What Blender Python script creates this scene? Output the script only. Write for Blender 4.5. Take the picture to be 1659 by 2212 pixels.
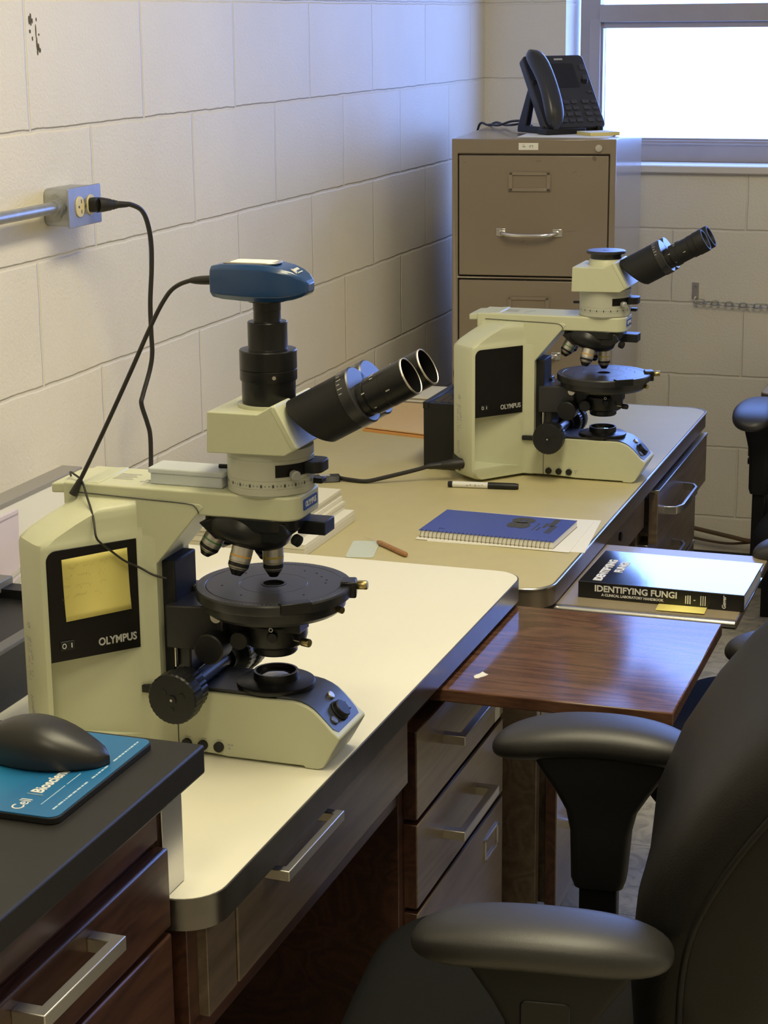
import bpy, bmesh, math, random
from mathutils import Vector, Matrix

random.seed(7)
for o in list(bpy.data.objects):
    bpy.data.objects.remove(o)
SC = bpy.context.scene
COL = SC.collection

# ------------------------------------------------------------------ camera
F_PX, PITCH, YAW, ROLL = 4111.94, 0.253688, 0.333220, -0.010045
CAM = Vector((1.51451, -5.27711, 1.58626))
fw = Vector((-math.sin(YAW) * math.cos(PITCH), math.cos(YAW) * math.cos(PITCH), -math.sin(PITCH)))
rt = Vector((math.cos(YAW), math.sin(YAW), 0))
up = rt.cross(fw)
r2 = rt * math.cos(ROLL) + up * math.sin(ROLL)
u2 = up * math.cos(ROLL) - rt * math.sin(ROLL)
cd = bpy.data.cameras.new('camera')
cd.sensor_fit = 'VERTICAL'
cd.sensor_height = 24.0
cd.lens = F_PX / 2212.0 * 24.0
cd.clip_start = 0.05
cam = bpy.data.objects.new('camera', cd)
COL.objects.link(cam)
cam.matrix_world = Matrix(((r2.x, u2.x, -fw.x, CAM.x), (r2.y, u2.y, -fw.y, CAM.y), (r2.z, u2.z, -fw.z, CAM.z), (0, 0, 0, 1)))
SC.camera = cam

# ------------------------------------------------------------------ view, sky, lights
SC.view_settings.view_transform = 'Standard'
SC.view_settings.look = 'None'
SC.view_settings.gamma = 1.0
SC.view_settings.use_curve_mapping = False
SC.view_settings.exposure = 0.0

wd = bpy.data.worlds.new('sky')
SC.world = wd
wd.use_nodes = True
bg = wd.node_tree.nodes['Background']
bg.inputs['Color'].default_value = (0.205, 0.36, 0.97, 1)
bg.inputs['Strength'].default_value = 13.5

def area(name, loc, sx, sy, power, color, rot=(0, 0, 0)):
    l = bpy.data.lights.new(name, 'AREA')
    l.shape = 'RECTANGLE'
    l.size, l.size_y = sx, sy
    l.energy = power
    l.color = color
    o = bpy.data.objects.new(name, l)
    o.location = loc
    o.rotation_euler = rot
    COL.objects.link(o)
    return o
WARM = (1.0, 0.895, 0.595)
area('fluorescent_lamp', (1.15, -3.20, 2.78), 0.35, 1.70, 38, WARM)
area('fluorescent_lamp', (1.15, -5.30, 2.78), 0.35, 1.25, 16, WARM)
area('fluorescent_lamp', (3.2, -2.75, 2.78), 0.35, 1.25, 12, WARM)
area('fluorescent_lamp', (3.2, -5.15, 2.78), 0.35, 1.25, 4, WARM)
for px, pw, pt in ((0.976, 1.48, 1.94), (2.19, 0.45, 2.36)):
    pl = area('window_portal', (px, 0.19, (1.188 + pt) / 2), pw, pt - 1.188, 1, (1, 1, 1), (math.radians(-90), 0, 0))
    pl.data.cycles.is_portal = True

# ------------------------------------------------------------------ helpers
def tag(o, label=None, cat=None, group=None, kind=None):
    if label: o['label'] = label
    if cat: o['category'] = cat
    if group: o['group'] = group
    if kind: o['kind'] = kind
    return o

def thing(name, label, cat, loc=(0, 0, 0), rz=0.0, group=None):
    o = bpy.data.objects.new(name, None)
    o.empty_display_size = 0.05
    o.location = loc
    o.rotation_euler = (0, 0, rz)
    COL.objects.link(o)
    return tag(o, label, cat, group)

def frame(x, z):
    """matrix whose local z is `z` and whose local x is close to `x`"""
    z = Vector(z).normalized()
    x = Vector(x)
    y = z.cross(x).normalized()
    x = y.cross(z).normalized()
    return Matrix(((x.x, y.x, z.x), (x.y, y.y, z.y), (x.z, y.z, z.z)))

class MB:
    def __init__(self):
        self.v = []; self.f = []
    def add(self, vs, fs):
        n = len(self.v)
        self.v += [Vector(q) for q in vs]
        self.f += [tuple(i + n for i in q) for q in fs]
        return self
    def box(self, lo, hi, M=None):
        x0, y0, z0 = lo; x1, y1, z1 = hi
        vs = [Vector(q) for q in ((x0, y0, z0), (x1, y0, z0), (x1, y1, z0), (x0, y1, z0), (x0, y0, z1), (x1, y0, z1), (x1, y1, z1), (x0, y1, z1))]
        if M is not None: vs = [M @ q for q in vs]
        return self.add(vs, [(0, 3, 2, 1), (4, 5, 6, 7), (0, 1, 5, 4), (1, 2, 6, 5), (2, 3, 7, 6), (3, 0, 4, 7)])
    def loft(self, loops, cap0=True, cap1=True, closed=False):
        n = len(loops[0])
        vs = [q for l in loops for q in l]
        fs = []
        m = len(loops)
        for i in range(m if closed else m - 1):
            a, b = i * n, ((i + 1) % m) * n
            for k in range(n):
                k2 = (k + 1) % n
                fs.append((a + k, a + k2, b + k2, b + k))
        if not closed:
            if cap0: fs.append(tuple(range(n - 1, -1, -1)))
            if cap1: fs.append(tuple(range((m - 1) * n, m * n)))
        return self.add(vs, fs)
    def prism(self, poly, a, b, axis='y'):
        """polygon (p,q): axis y -> (x,z); axis z -> (x,y); axis x -> (y,z)"""
        def P(p, t):
            if axis == 'y': return Vector((p[0], t, p[1]))
            if axis == 'z': return Vector((p[0], p[1], t))
            return Vector((t, p[0], p[1]))
        return self.loft([[P(p, a) for p in poly], [P(p, b) for p in poly]])
    def lathe(self, prof, loc=(0, 0, 0), ax=(0, 0, 1), n=48, a0=0.0, a1=None):
        """prof: list of (r, h) along axis"""
        M = frame((1, 0.001, 0.002), ax)
        loc = Vector(loc)
        loops = []
        for r, h in prof:
            loops.append([loc + M @ Vector((max(r, 1e-5) * math.cos(2 * math.pi * k / n), max(r, 1e-5) * math.sin(2 * math.pi * k / n), h)) for k in range(n)])
        return self.loft(loops)
    def ring(self, prof, loc=(0, 0, 0), ax=(0, 0, 1), n=48):
        """closed profile swept round the axis: a ring with a real hole"""
        M = frame((1, 0.001, 0.002), ax); loc = Vector(loc)
        return self.loft([[loc + M @ Vector((r * math.cos(2 * math.pi * k / n), r * math.sin(2 * math.pi * k / n), h)) for k in range(n)] for r, h in prof], closed=True)
    def cyl(self, p0, p1, r0, r1=None, n=32):
        p0, p1 = Vector(p0), Vector(p1)
        d = p1 - p0
        return self.lathe([(r0, 0), (r1 if r1 is not None else r0, d.length)], p0, d, n)
    def tube(self, pts, r, n=10, smooth=8, closed=False):
        pts = [Vector(q) for q in pts]
        if smooth and len(pts) > 2:
            out = []
            m = len(pts)
            for i in range(m if closed else m - 1):
                g = lambda k: pts[k % m] if closed else pts[min(max(k, 0), m - 1)]
                a, b, c, d = g(i - 1), g(i), g(i + 1), g(i + 2)
                for s in range(smooth):
                    t = s / smooth
                    out.append(0.5 * ((2 * b) + (c - a) * t + (2 * a - 5 * b + 4 * c - d) * t * t + (3 * b - a - 3 * c + d) * t ** 3))
            if not closed: out.append(pts[-1])
            pts = out
        loops = []
        N = None
        m = len(pts)
        for i in range(m):
            if closed: T = (pts[(i + 1) % m] - pts[i - 1]).normalized()
            else: T = (pts[min(i + 1, m - 1)] - pts[max(i - 1, 0)]).normalized()
            if N is None:
                N = T.orthogonal().normalized()
            N = (N - T * N.dot(T)).normalized()
            B = T.cross(N)
            loops.append([pts[i] + (N * math.cos(2 * math.pi * k / n) + B * math.sin(2 * math.pi * k / n)) * r for k in range(n)])
        return self.loft(loops, closed=closed)
    def build(self, name, mat, parent=None, bevel=0.0, seg=2, ang=35, flat=False):
        me = bpy.data.meshes.new(name)
        me.from_pydata([tuple(q) for q in self.v], [], self.f)
        bm = bmesh.new(); bm.from_mesh(me)
        bmesh.ops.remove_doubles(bm, verts=bm.verts, dist=1e-7)
        bmesh.ops.recalc_face_normals(bm, faces=bm.faces)
        bm.to_mesh(me); bm.free()
        o = bpy.data.objects.new(name, me)
        COL.objects.link(o)
        me.materials.append(mat)
        if parent is not None: o.parent = parent
        if bevel > 0:
            b = o.modifiers.new('edge', 'BEVEL')
            b.width = bevel; b.segments = seg; b.limit_method = 'ANGLE'; b.angle_limit = math.radians(30)
            b.harden_normals = False
        if not flat:
            for p in me.polygons: p.use_smooth = True
            me.set_sharp_from_angle(angle=math.radians(ang))
        return o

def cut(o, cutter_mb):
    """subtract a shape from an object's own mesh for good"""
    c = cutter_mb.build('cutter', o.data.materials[0])
    c.parent = o.parent
    c.matrix_parent_inverse = o.matrix_parent_inverse.copy()
    bpy.context.view_layer.update()
    m = o.modifiers.new('cut', 'BOOLEAN')
    m.object = c; m.operation = 'DIFFERENCE'; m.solver = 'EXACT'
    dg = bpy.context.evaluated_depsgraph_get()
    me = bpy.data.meshes.new_from_object(o.evaluated_get(dg))
    o.modifiers.remove(m)
    old = o.data
    o.data = me
    me.name = old.name
    bpy.data.objects.remove(c)
    for p in me.polygons: p.use_smooth = True
    me.set_sharp_from_angle(angle=math.radians(35))
    return o

def text(name, body, size, mat, parent, loc, right, normal, extrude=0.0003, align='CENTER', sx=1.0, bold=0.0, shear=0.0):
    c = bpy.data.curves.new(name, 'FONT')
    c.body = body; c.size = size; c.extrude = extrude; c.align_x = align; c.align_y = 'CENTER'
    c.offset = bold; c.shear = shear; c.resolution_u = 3
    t = bpy.data.objects.new(name, c)
    COL.objects.link(t)
    dg = bpy.context.evaluated_depsgraph_get()
    me = bpy.data.meshes.new_from_object(t.evaluated_get(dg))
    bpy.data.objects.remove(t)
    M = frame(right, normal)
    me.transform(Matrix.Translation(Vector(loc)) @ M.to_4x4() @ Matrix.Diagonal((sx, 1, 1, 1)))
    me.name = name
    o = bpy.data.objects.new(name, me)
    COL.objects.link(o)
    me.materials.clear(); me.materials.append(mat)
    o.parent = parent
    return o

# ------------------------------------------------------------------ materials
def mat(name, color, rough=0.5, metal=0.0, spec=0.5, coat=0.0, bump=0.0, bscale=300.0, var=0.0, vscale=40.0, coat_rough=0.1):
    m = bpy.data.materials.new(name); m.use_nodes = True
    nt = m.node_tree; b = nt.nodes['Principled BSDF']
    b.inputs['Base Color'].default_value = (*color, 1)
    b.inputs['Roughness'].default_value = rough
    b.inputs['Metallic'].default_value = metal
    b.inputs['Specular IOR Level'].default_value = spec
    b.inputs['Coat Weight'].default_value = coat
    b.inputs['Coat Roughness'].default_value = coat_rough
    if bump or var:
        tc = nt.nodes.new('ShaderNodeTexCoord')
    if bump:
        n = nt.nodes.new('ShaderNodeTexNoise'); n.inputs['Scale'].default_value = bscale; n.inputs['Detail'].default_value = 3
        nt.links.new(tc.outputs['Object'], n.inputs['Vector'])
        bp = nt.nodes.new('ShaderNodeBump'); bp.inputs['Strength'].default_value = bump; bp.inputs['Distance'].default_value = 0.001
        nt.links.new(n.outputs['Fac'], bp.inputs['Height']); nt.links.new(bp.outputs['Normal'], b.inputs['Normal'])
    if var:
        n = nt.nodes.new('ShaderNodeTexNoise'); n.inputs['Scale'].default_value = vscale; n.inputs['Detail'].default_value = 4
        nt.links.new(tc.outputs['Object'], n.inputs['Vector'])
        cr = nt.nodes.new('ShaderNodeMixRGB')
        cr.inputs[1].default_value = (*[c * (1 - var) for c in color], 1); cr.inputs[2].default_value = (*[min(1, c * (1 + var)) for c in color], 1)
        nt.links.new(n.outputs['Fac'], cr.inputs[0]); nt.links.new(cr.outputs[0], b.inputs['Base Color'])
    return m

def block_wall(name, axis, off):
    """painted concrete block: courses of 0.2032, blocks of 0.4064, running bond"""
    m = bpy.data.materials.new(name); m.use_nodes = True
    nt = m.node_tree; b = nt.nodes['Principled BSDF']; L = nt.links.new
    g = nt.nodes.new('ShaderNodeNewGeometry')
    s = nt.nodes.new('ShaderNodeSeparateXYZ'); L(g.outputs['Position'], s.inputs[0])
    a = nt.nodes.new('ShaderNodeMath'); a.operation = 'ADD'; a.inputs[1].default_value = off
    L(s.outputs[axis], a.inputs[0])
    c = nt.nodes.new('ShaderNodeCombineXYZ'); L(a.outputs[0], c.inputs['X']); L(s.outputs['Z'], c.inputs['Y'])
    # slight waviness of the joints
    nz = nt.nodes.new('ShaderNodeTexNoise'); nz.inputs['Scale'].default_value = 18; nz.inputs['Detail'].default_value = 2
    L(g.outputs['Position'], nz.inputs['Vector'])
    vm = nt.nodes.new('ShaderNodeVectorMath'); vm.operation = 'SCALE'; vm.inputs['Scale'].default_value = 0.006
    L(nz.outputs['Color'], vm.inputs[0])
    va = nt.nodes.new('ShaderNodeVectorMath'); L(c.outputs[0], va.inputs[0]); L(vm.outputs[0], va.inputs[1])
    br = nt.nodes.new('ShaderNodeTexBrick')
    br.offset = 0.5; br.offset_frequency = 2
    br.inputs['Scale'].default_value = 1; br.inputs['Mortar Size'].default_value = 0.0045; br.inputs['Mortar Smooth'].default_value = 0.7
    br.inputs['Brick Width'].default_value = 0.4064; br.inputs['Row Height'].default_value = 0.2032
    br.inputs['Color1'].default_value = (0.80, 0.745, 0.625, 1); br.inputs['Color2'].default_value = (0.82, 0.765, 0.645, 1)
    br.inputs['Mortar'].default_value = (0.785, 0.73, 0.61, 1)
    L(va.outputs[0], br.inputs['Vector'])
    n1 = nt.nodes.new('ShaderNodeTexNoise'); n1.inputs['Scale'].default_value = 160; n1.inputs['Detail'].default_value = 4; n1.inputs['Roughness'].default_value = 0.6
    n2 = nt.nodes.new('ShaderNodeTexVoronoi'); n2.inputs['Scale'].default_value = 55
    n3 = nt.nodes.new('ShaderNodeTexNoise'); n3.inputs['Scale'].default_value = 3.5; n3.inputs['Detail'].default_value = 5
    for n in (n1, n2, n3): L(g.outputs['Position'], n.inputs['Vector'])
    pit = nt.nodes.new('ShaderNodeMapRange'); pit.inputs['From Min'].default_value = 0.0; pit.inputs['From Max'].default_value = 0.16
    L(n2.outputs['Distance'], pit.inputs['Value'])
    h1 = nt.nodes.new('ShaderNodeMath'); h1.operation = 'MULTIPLY_ADD'; h1.inputs[1].default_value = -2.6
    L(br.outputs['Fac'], h1.inputs[0]); L(n1.outputs['Fac'], h1.inputs[2])
    h2 = nt.nodes.new('ShaderNodeMath'); h2.operation = 'MULTIPLY_ADD'; h2.inputs[1].default_value = 0.35
    L(pit.outputs[0], h2.inputs[0]); L(h1.outputs[0], h2.inputs[2])
    bp = nt.nodes.new('ShaderNodeBump'); bp.inputs['Strength'].default_value = 0.55; bp.inputs['Distance'].default_value = 0.0022
    L(h2.outputs[0], bp.inputs['Height']); L(bp.outputs['Normal'], b.inputs['Normal'])
    mx = nt.nodes.new('ShaderNodeMixRGB'); mx.blend_type = 'MULTIPLY'; mx.inputs[0].default_value = 1
    rp = nt.nodes.new('ShaderNodeMapRange'); rp.inputs['To Min'].default_value = 0.90; rp.inputs['To Max'].default_value = 1.08
    L(n3.outputs['Fac'], rp.inputs['Value'])
    L(br.outputs['Color'], mx.inputs[1]); L(rp.outputs[0], mx.inputs[2]); L(mx.outputs[0], b.inputs['Base Color'])
    b.inputs['Roughness'].default_value = 0.55
    b.inputs['Specular IOR Level'].default_value = 0.35
    return m

def wood(name, c1, c2, axis='Y', rough=0.35, scale=6.0, coat=0.3, stretch=9.0, spec=0.5, coat_rough=0.18):
    """stained wood, grain running along `axis`"""
    m = bpy.data.materials.new(name); m.use_nodes = True
    nt = m.node_tree; b = nt.nodes['Principled BSDF']; L = nt.links.new
    tc = nt.nodes.new('ShaderNodeTexCoord'); mp = nt.nodes.new('ShaderNodeMapping')
    sc = {'X': (1 / stretch, 1, 1), 'Y': (1, 1 / stretch, 1), 'Z': (1, 1, 1 / stretch)}[axis]
    mp.inputs['Scale'].default_value = sc
    L(tc.outputs['Object'], mp.inputs['Vector'])
    w = nt.nodes.new('ShaderNodeTexNoise'); w.inputs['Scale'].default_value = scale * 2.2; w.inputs['Detail'].default_value = 2; w.inputs['Distortion'].default_value = 0.6
    L(mp.outputs[0], w.inputs['Vector'])
    mu = nt.nodes.new('ShaderNodeMath'); mu.operation = 'MULTIPLY'; mu.inputs[1].default_value = 9
    L(w.outputs['Fac'], mu.inputs[0])
    fr = nt.nodes.new('ShaderNodeMath'); fr.operation = 'PINGPONG'; fr.inputs[1].default_value = 0.5
    L(mu.outputs[0], fr.inputs[0])
    f = nt.nodes.new('ShaderNodeTexNoise'); f.inputs['Scale'].default_value = scale * 40; f.inputs['Detail'].default_value = 3
    L(mp.outputs[0], f.inputs['Vector'])
    ad = nt.nodes.new('ShaderNodeMath'); ad.operation = 'MULTIPLY_ADD'; ad.inputs[1].default_value = 1.3
    L(fr.outputs[0], ad.inputs[0]); 
    f2 = nt.nodes.new('ShaderNodeMath'); f2.operation = 'MULTIPLY_ADD'; f2.inputs[1].default_value = 1.1; f2.inputs[2].default_value = -0.35
    L(f.outputs['Fac'], f2.inputs[0]); L(f2.outputs[0], ad.inputs[2])
    mx = nt.nodes.new('ShaderNodeMixRGB'); mx.inputs[1].default_value = (*c1, 1); mx.inputs[2].default_value = (*c2, 1)
    mx.use_clamp = True
    L(ad.outputs[0], mx.inputs[0]); L(mx.outputs[0], b.inputs['Base Color'])
    b.inputs['Roughness'].default_value = rough; b.inputs['Coat Weight'].default_value = coat; b.inputs['Coat Roughness'].default_value = coat_rough
    b.inputs['Specular IOR Level'].default_value = spec
    return m

M_CREAM = mat('cream_enamel', (0.56, 0.57, 0.40), 0.38, bump=0.12, bscale=900)
M_CREAM_G = mat('grey_cream_enamel', (0.47, 0.475, 0.39), 0.35)
M_BLACK = mat('black_satin_metal', (0.007, 0.007, 0.0075), 0.33, spec=0.4, bump=0.08, bscale=900)
M_BLACKP = mat('black_plastic', (0.008, 0.008, 0.009), 0.42, spec=0.4, bump=0.1, bscale=700)
M_BLACKM = mat('matte_black_plastic', (0.009, 0.009, 0.0095), 0.6, spec=0.35)
M_STAGE = mat('black_anodised_plate', (0.018, 0.018, 0.02), 0.34, spec=0.6, bump=0.05, bscale=900)
M_GLOSSB = mat('gloss_black_panel', (0.006, 0.005, 0.005), 0.35, spec=0.25)
M_CHROME = mat('bright_chrome', (0.78, 0.76, 0.72), 0.18, metal=1)
M_NICKEL = mat('brushed_nickel', (0.60, 0.575, 0.53), 0.42, metal=1, bump=0.1, bscale=500)
M_BRASS = mat('brass', (0.50, 0.40, 0.18), 0.3, metal=1)
M_GALV = mat('galvanised_steel', (0.42, 0.43, 0.44), 0.42, metal=0.75, var=0.2, vscale=60)
M_GLASS_LENS = mat('lens_glass', (0.02, 0.025, 0.03), 0.05, spec=0.9, coat=1.0, coat_rough=0.02)
M_WHITE = mat('white_paint_marks', (0.75, 0.75, 0.73), 0.5)
M_GREYT = mat('grey_print', (0.42, 0.42, 0.40), 0.5)
M_DARKT = mat('dark_print', (0.06, 0.06, 0.06), 0.5)
M_LAMW = mat('white_laminate', (0.83, 0.80, 0.655), 0.45, spec=0.3, var=0.02, vscale=8)
M_LAMT = mat('tan_laminate', (0.54, 0.475, 0.26), 0.5, spec=0.28, var=0.05, vscale=25)
M_EDGE = mat('dark_metal_edge_band', (0.16, 0.15, 0.145), 0.28, metal=0.85, var=0.25, vscale=30)
M_EDGEBR = mat('brown_edge_band', (0.15, 0.12, 0.09), 0.3, metal=0.3)
M_ALU = mat('aluminium_trim', (0.60, 0.59, 0.57), 0.28, metal=1, bump=0.1, bscale=400)
M_EPOXY = mat('black_epoxy_top', (0.013, 0.012, 0.011), 0.5, spec=0.4)
M_WOODD = wood('dark_mahogany_wood', (0.085, 0.035, 0.022), (0.035, 0.014, 0.010), 'Y', 0.38, 5, 0.25)
M_WOODP = wood('greyed_walnut_laminate', (0.23, 0.175, 0.115), (0.15, 0.11, 0.072), 'Y', 0.36, 4, 0.3)
M_WOODA = wood('walnut_apron', (0.16, 0.12, 0.085), (0.085, 0.06, 0.042), 'Y', 0.34, 4, 0.4)
M_OAK = wood('stained_oak_board', (0.155, 0.076, 0.047), (0.062, 0.028, 0.018), 'X', 0.13, 6, 0.0, 6.0, coat_rough=0.10, spec=0.22)
M_CAB = mat('taupe_enamel_steel', (0.235, 0.185, 0.132), 0.34, coat=0.7, coat_rough=0.12, bump=0.05, bscale=600)
M_CABD = mat('dark_gap', (0.03, 0.025, 0.02), 0.7)
M_LEATHER = mat('black_leather', (0.0075, 0.007, 0.0065), 0.47, spec=0.28, bump=0.35, bscale=420)
M_FABRIC = mat('charcoal_seat_fabric', (0.015, 0.0145, 0.014), 0.9, spec=0.1, bump=0.4, bscale=900)
M_PU = mat('black_polyurethane', (0.018, 0.017, 0.017), 0.47, spec=0.8, bump=0.12, bscale=600)
M_CORD = mat('black_rubber_cord', (0.014, 0.012, 0.010), 0.5)
M_PAPER = mat('white_paper', (0.82, 0.80, 0.72), 0.7)
M_STICKY = mat('yellow_note_paper', (0.74, 0.65, 0.20), 0.7)
M_WINF = mat('grey_window_frame', (0.40, 0.37, 0.37), 0.4, metal=0.0, var=0.08, vscale=20)
M_FLOOR = None

# ------------------------------------------------------------------ room shell
WALLL = block_wall('painted_block_left', 'Y', 2.578)
WALLB = block_wall('painted_block_back', 'X', -0.545 + 0.2032)
def struct(name, mb, m, bevel=0.0):
    return tag(mb.build(name, m, bevel=bevel), kind='structure')

def floor_mat():
    m = bpy.data.materials.new('speckled_vinyl_tile'); m.use_nodes = True
    nt = m.node_tree; b = nt.nodes['Principled BSDF']; L = nt.links.new
    g = nt.nodes.new('ShaderNodeNewGeometry')
    br = nt.nodes.new('ShaderNodeTexBrick'); br.offset = 0
    br.inputs['Scale'].default_value = 1; br.inputs['Brick Width'].default_value = 0.305; br.inputs['Row Height'].default_value = 0.305
    br.inputs['Mortar Size'].default_value = 0.0012
    br.inputs['Color1'].default_value = (0.74, 0.68, 0.50, 1); br.inputs['Color2'].default_value = (0.70, 0.64, 0.47, 1); br.inputs['Mortar'].default_value = (0.3, 0.26, 0.2, 1)
    L(g.outputs['Position'], br.inputs['Vector'])
    n = nt.nodes.new('ShaderNodeTexNoise'); n.inputs['Scale'].default_value = 22; n.inputs['Detail'].default_value = 8; n.inputs['Distortion'].default_value = 1.5
    L(g.outputs['Position'], n.inputs['Vector'])
    r = nt.nodes.new('ShaderNodeMapRange'); r.inputs['From Min'].default_value = 0.3; r.inputs['From Max'].default_value = 0.55; r.inputs['To Min'].default_value = 0.62; r.inputs['To Max'].default_value = 1.05
    L(n.outputs['Fac'], r.inputs['Value'])
    mx = nt.nodes.new('ShaderNodeMixRGB'); mx.blend_type = 'MULTIPLY'; mx.inputs[0].default_value = 1
    L(br.outputs['Color'], mx.inputs[1]); L(r.outputs[0], mx.inputs[2]); L(mx.outputs[0], b.inputs['Base Color'])
    b.inputs['Roughness'].default_value = 0.35
    return m
M_FLOOR = floor_mat()
XR, YF, ZC, WT = 4.6, -7.6, 2.85, 0.22
WX0, WX1, WZ0, WZ1 = 0.232, 1.72, 1.1865, 1.94
VX0, VX1, VZ1 = 1.96, 2.42, 2.36
struct('floor', MB().box((-WT, YF, -0.1), (XR, WT, 0)), M_FLOOR)
struct('ceiling', MB().box((-WT, YF, ZC), (XR, WT, ZC + 0.1)), mat('white_ceiling_tile', (0.8, 0.78, 0.72), 0.9, bump=0.3, bscale=80))
struct('wall_left', MB().box((-WT, YF, 0), (0, WT, ZC)), WALLL)
struct('wall_right', MB().box((XR, YF, 0), (XR + WT, WT, ZC)), WALLL)
struct('wall_front', MB().box((-WT, YF - WT, 0), (XR + WT, YF, ZC)), WALLB)
struct('wall_back', MB().box((0, 0, 0), (XR, WT, WZ0)).box((0, 0, VZ1), (XR, WT, ZC)).box((0, 0, WZ0), (WX0, WT, VZ1)).box((WX0, 0, WZ1), (WX1, WT, VZ1)).box((WX1, 0, WZ0), (VX0, WT, VZ1)).box((VX1, 0, WZ0), (XR, WT, VZ1)), WALLB)
struct('baseboard_back', MB().box((0.0, -0.008, 0.0), (XR, 0.0, 0.099)), mat('black_vinyl_base', (0.02, 0.018, 0.016), 0.5), 0.002)
# painted sills and steel windows, the second added out of view for its reflections, set 0.13 back in their openings
def pane_mat():
    m = bpy.data.materials.new('window_glass'); m.use_nodes = True
    nt = m.node_tree; nt.nodes.remove(nt.nodes['Principled BSDF'])
    t = nt.nodes.new('ShaderNodeBsdfTransparent'); g = nt.nodes.new('ShaderNodeBsdfGlossy'); g.inputs['Roughness'].default_value = 0.02
    f = nt.nodes.new('ShaderNodeFresnel'); f.inputs['IOR'].default_value = 1.45
    x = nt.nodes.new('ShaderNodeMixShader')
    ge = nt.nodes.new('ShaderNodeNewGeometry'); iv = nt.nodes.new('ShaderNodeMath'); iv.operation = 'SUBTRACT'; iv.inputs[0].default_value = 1
    mu = nt.nodes.new('ShaderNodeMath'); mu.operation = 'MULTIPLY'
    nt.links.new(ge.outputs['Backfacing'], iv.inputs[1]); nt.links.new(iv.outputs[0], mu.inputs[0]); nt.links.new(f.outputs[0], mu.inputs[1])
    nt.links.new(mu.outputs[0], x.inputs[0]); nt.links.new(t.outputs[0], x.inputs[1]); nt.links.new(g.outputs[0], x.inputs[2])
    nt.links.new(x.outputs[0], nt.nodes['Material Output'].inputs['Surface'])
    return m
M_PANE = pane_mat()
M_SILL = mat('sill_paint', (0.72, 0.68, 0.62), 0.4)
GY = 0.15
def make_window(k, X0, X1, ZT, label):
    struct('trim_%d' % k, MB().prism([(0.125, 1.1865), (-0.018, 1.1865), (-0.018, 1.170), (-0.014, 1.1665), (0.0, 1.1665), (0.0, 1.1862), (0.125, 1.1862)][::-1], X0 - 0.03, X1 + 0.03, 'x').box((X0 + 0.001, -0.012, 1.1860), (X1 - 0.001, 0.125, 1.1880)), M_SILL, 0.002)
    win = thing('window_%d' % k, label, 'window', (0, 0, 0))
    win['kind'] = 'structure'
    a = X0 + 0.068; b = X1 - 0.05
    fm = MB()
    fm.box((X0 + 0.012, 0.125, WZ0), (a, 0.175, ZT - 0.001)).box((b, 0.125, WZ0), (X1 - 0.001, 0.175, ZT - 0.001))
    fm.box((a, 0.125, 1.188), (b, 0.175, 1.247)).box((a, 0.125, ZT - 0.05), (b, 0.175, ZT - 0.001))
    fm.box((a, 0.115, 1.570), (b, 0.18, 1.6175)).box((a, 0.121, 1.234), (b, 0.126, 1.240))
    fm.box((a - 0.0295, 0.119, 1.188), (a + 0.002, 0.126, 1.58))
    fm.build('window_frame', M_WINF, win, 0.0015)
    sm = MB()
    sm.box((a, 0.131, 1.247), (a + 0.007, 0.17, 1.570)).box((a + 0.007, 0.131, 1.5535), (b, 0.17, 1.570)).box((a + 0.007, 0.131, 1.247), (b, 0.17, 1.253))
    sm.build('sash', M_WINF, win, 0.001)
    for (c, d, e, f) in ((a + .006, b + .002, 1.249, 1.562), (a - .002, b + .002, 1.616, ZT - 0.048)):
        MB().box((c, GY - 0.002, e), (d, GY + 0.002, f)).build('pane', M_PANE, win)
make_window(1, WX0, WX1, WZ1, 'grey steel window with bright daylight panes above the block wall')
make_window(2, VX0, VX1, VZ1, 'unseen second window added on the back wall, sized for its blue reflections')

# chipped paint marks on the left wall (two small worn spots)
cm = MB()
for (y, z, w, h) in ((-2.566, 1.589, .005, .014), (-2.561, 1.590, .006, .020), (-2.556, 1.588, .004, .008), (-2.565, 1.572, .006, .006), (-2.558, 1.561, .004, .007), (-2.543, 1.590, .003, .006),
                     (-2.546, 1.572, .003, .022), (-2.5445, 1.553, .004, .022), (-2.540, 1.548, .005, .012), (-2.536, 1.543, .006, .008), (-2.537, 1.567, .003, .004), (-2.5435, 1.540, .004, .010)):
    k = 7
    cm.loft([[Vector((t, y + w / 2 * math.cos(2 * math.pi * i / k) * (1 + .3 * math.sin(5 * i + y * 99)), z + h / 2 * math.sin(2 * math.pi * i / k))) for i in range(k)] for t in (-0.001, 0.0006)])
tag(cm.build('paint_chips', mat('bare_block', (0.10, 0.085, 0.06), 0.9), flat=True), 'dark chips in the cream wall paint above the outlet box', 'paint chips', kind='stuff')

# ------------------------------------------------------------------ furniture
def wb(mb, name, m, root, bevel=0.0, parent=None, **k):
    """build a mesh given in world coordinates as a part of `root` (or of its part `parent`)"""
    o = mb.build(name, m, parent or root, bevel, **k)
    R = Matrix.Translation(root.location) @ Matrix.Rotation(root.rotation_euler.z, 4, 'Z')
    if parent is None: o.matrix_parent_inverse = R.inverted()
    return o

def rrect(x0, y0, x1, y1, r, n=6, corners=(1, 1, 1, 1)):
    """rounded rectangle polygon; corners: (x0y0, x1y0, x1y1, x0y1)"""
    P = []
    for (cx, cy, a0, on) in ((x0, y0, 180, corners[0]), (x1, y0, 270, corners[1]), (x1, y1, 0, corners[2]), (x0, y1, 90, corners[3])):
        if not on: P.append((cx, cy)); continue
        ox = cx + (r if cx == x0 else -r); oy = cy + (r if cy == y0 else -r)
        for i in range(n + 1):
            a = math.radians(a0 + 90 * i / n)
            P.append((ox + r * math.cos(a), oy + r * math.sin(a)))
    return P

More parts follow.
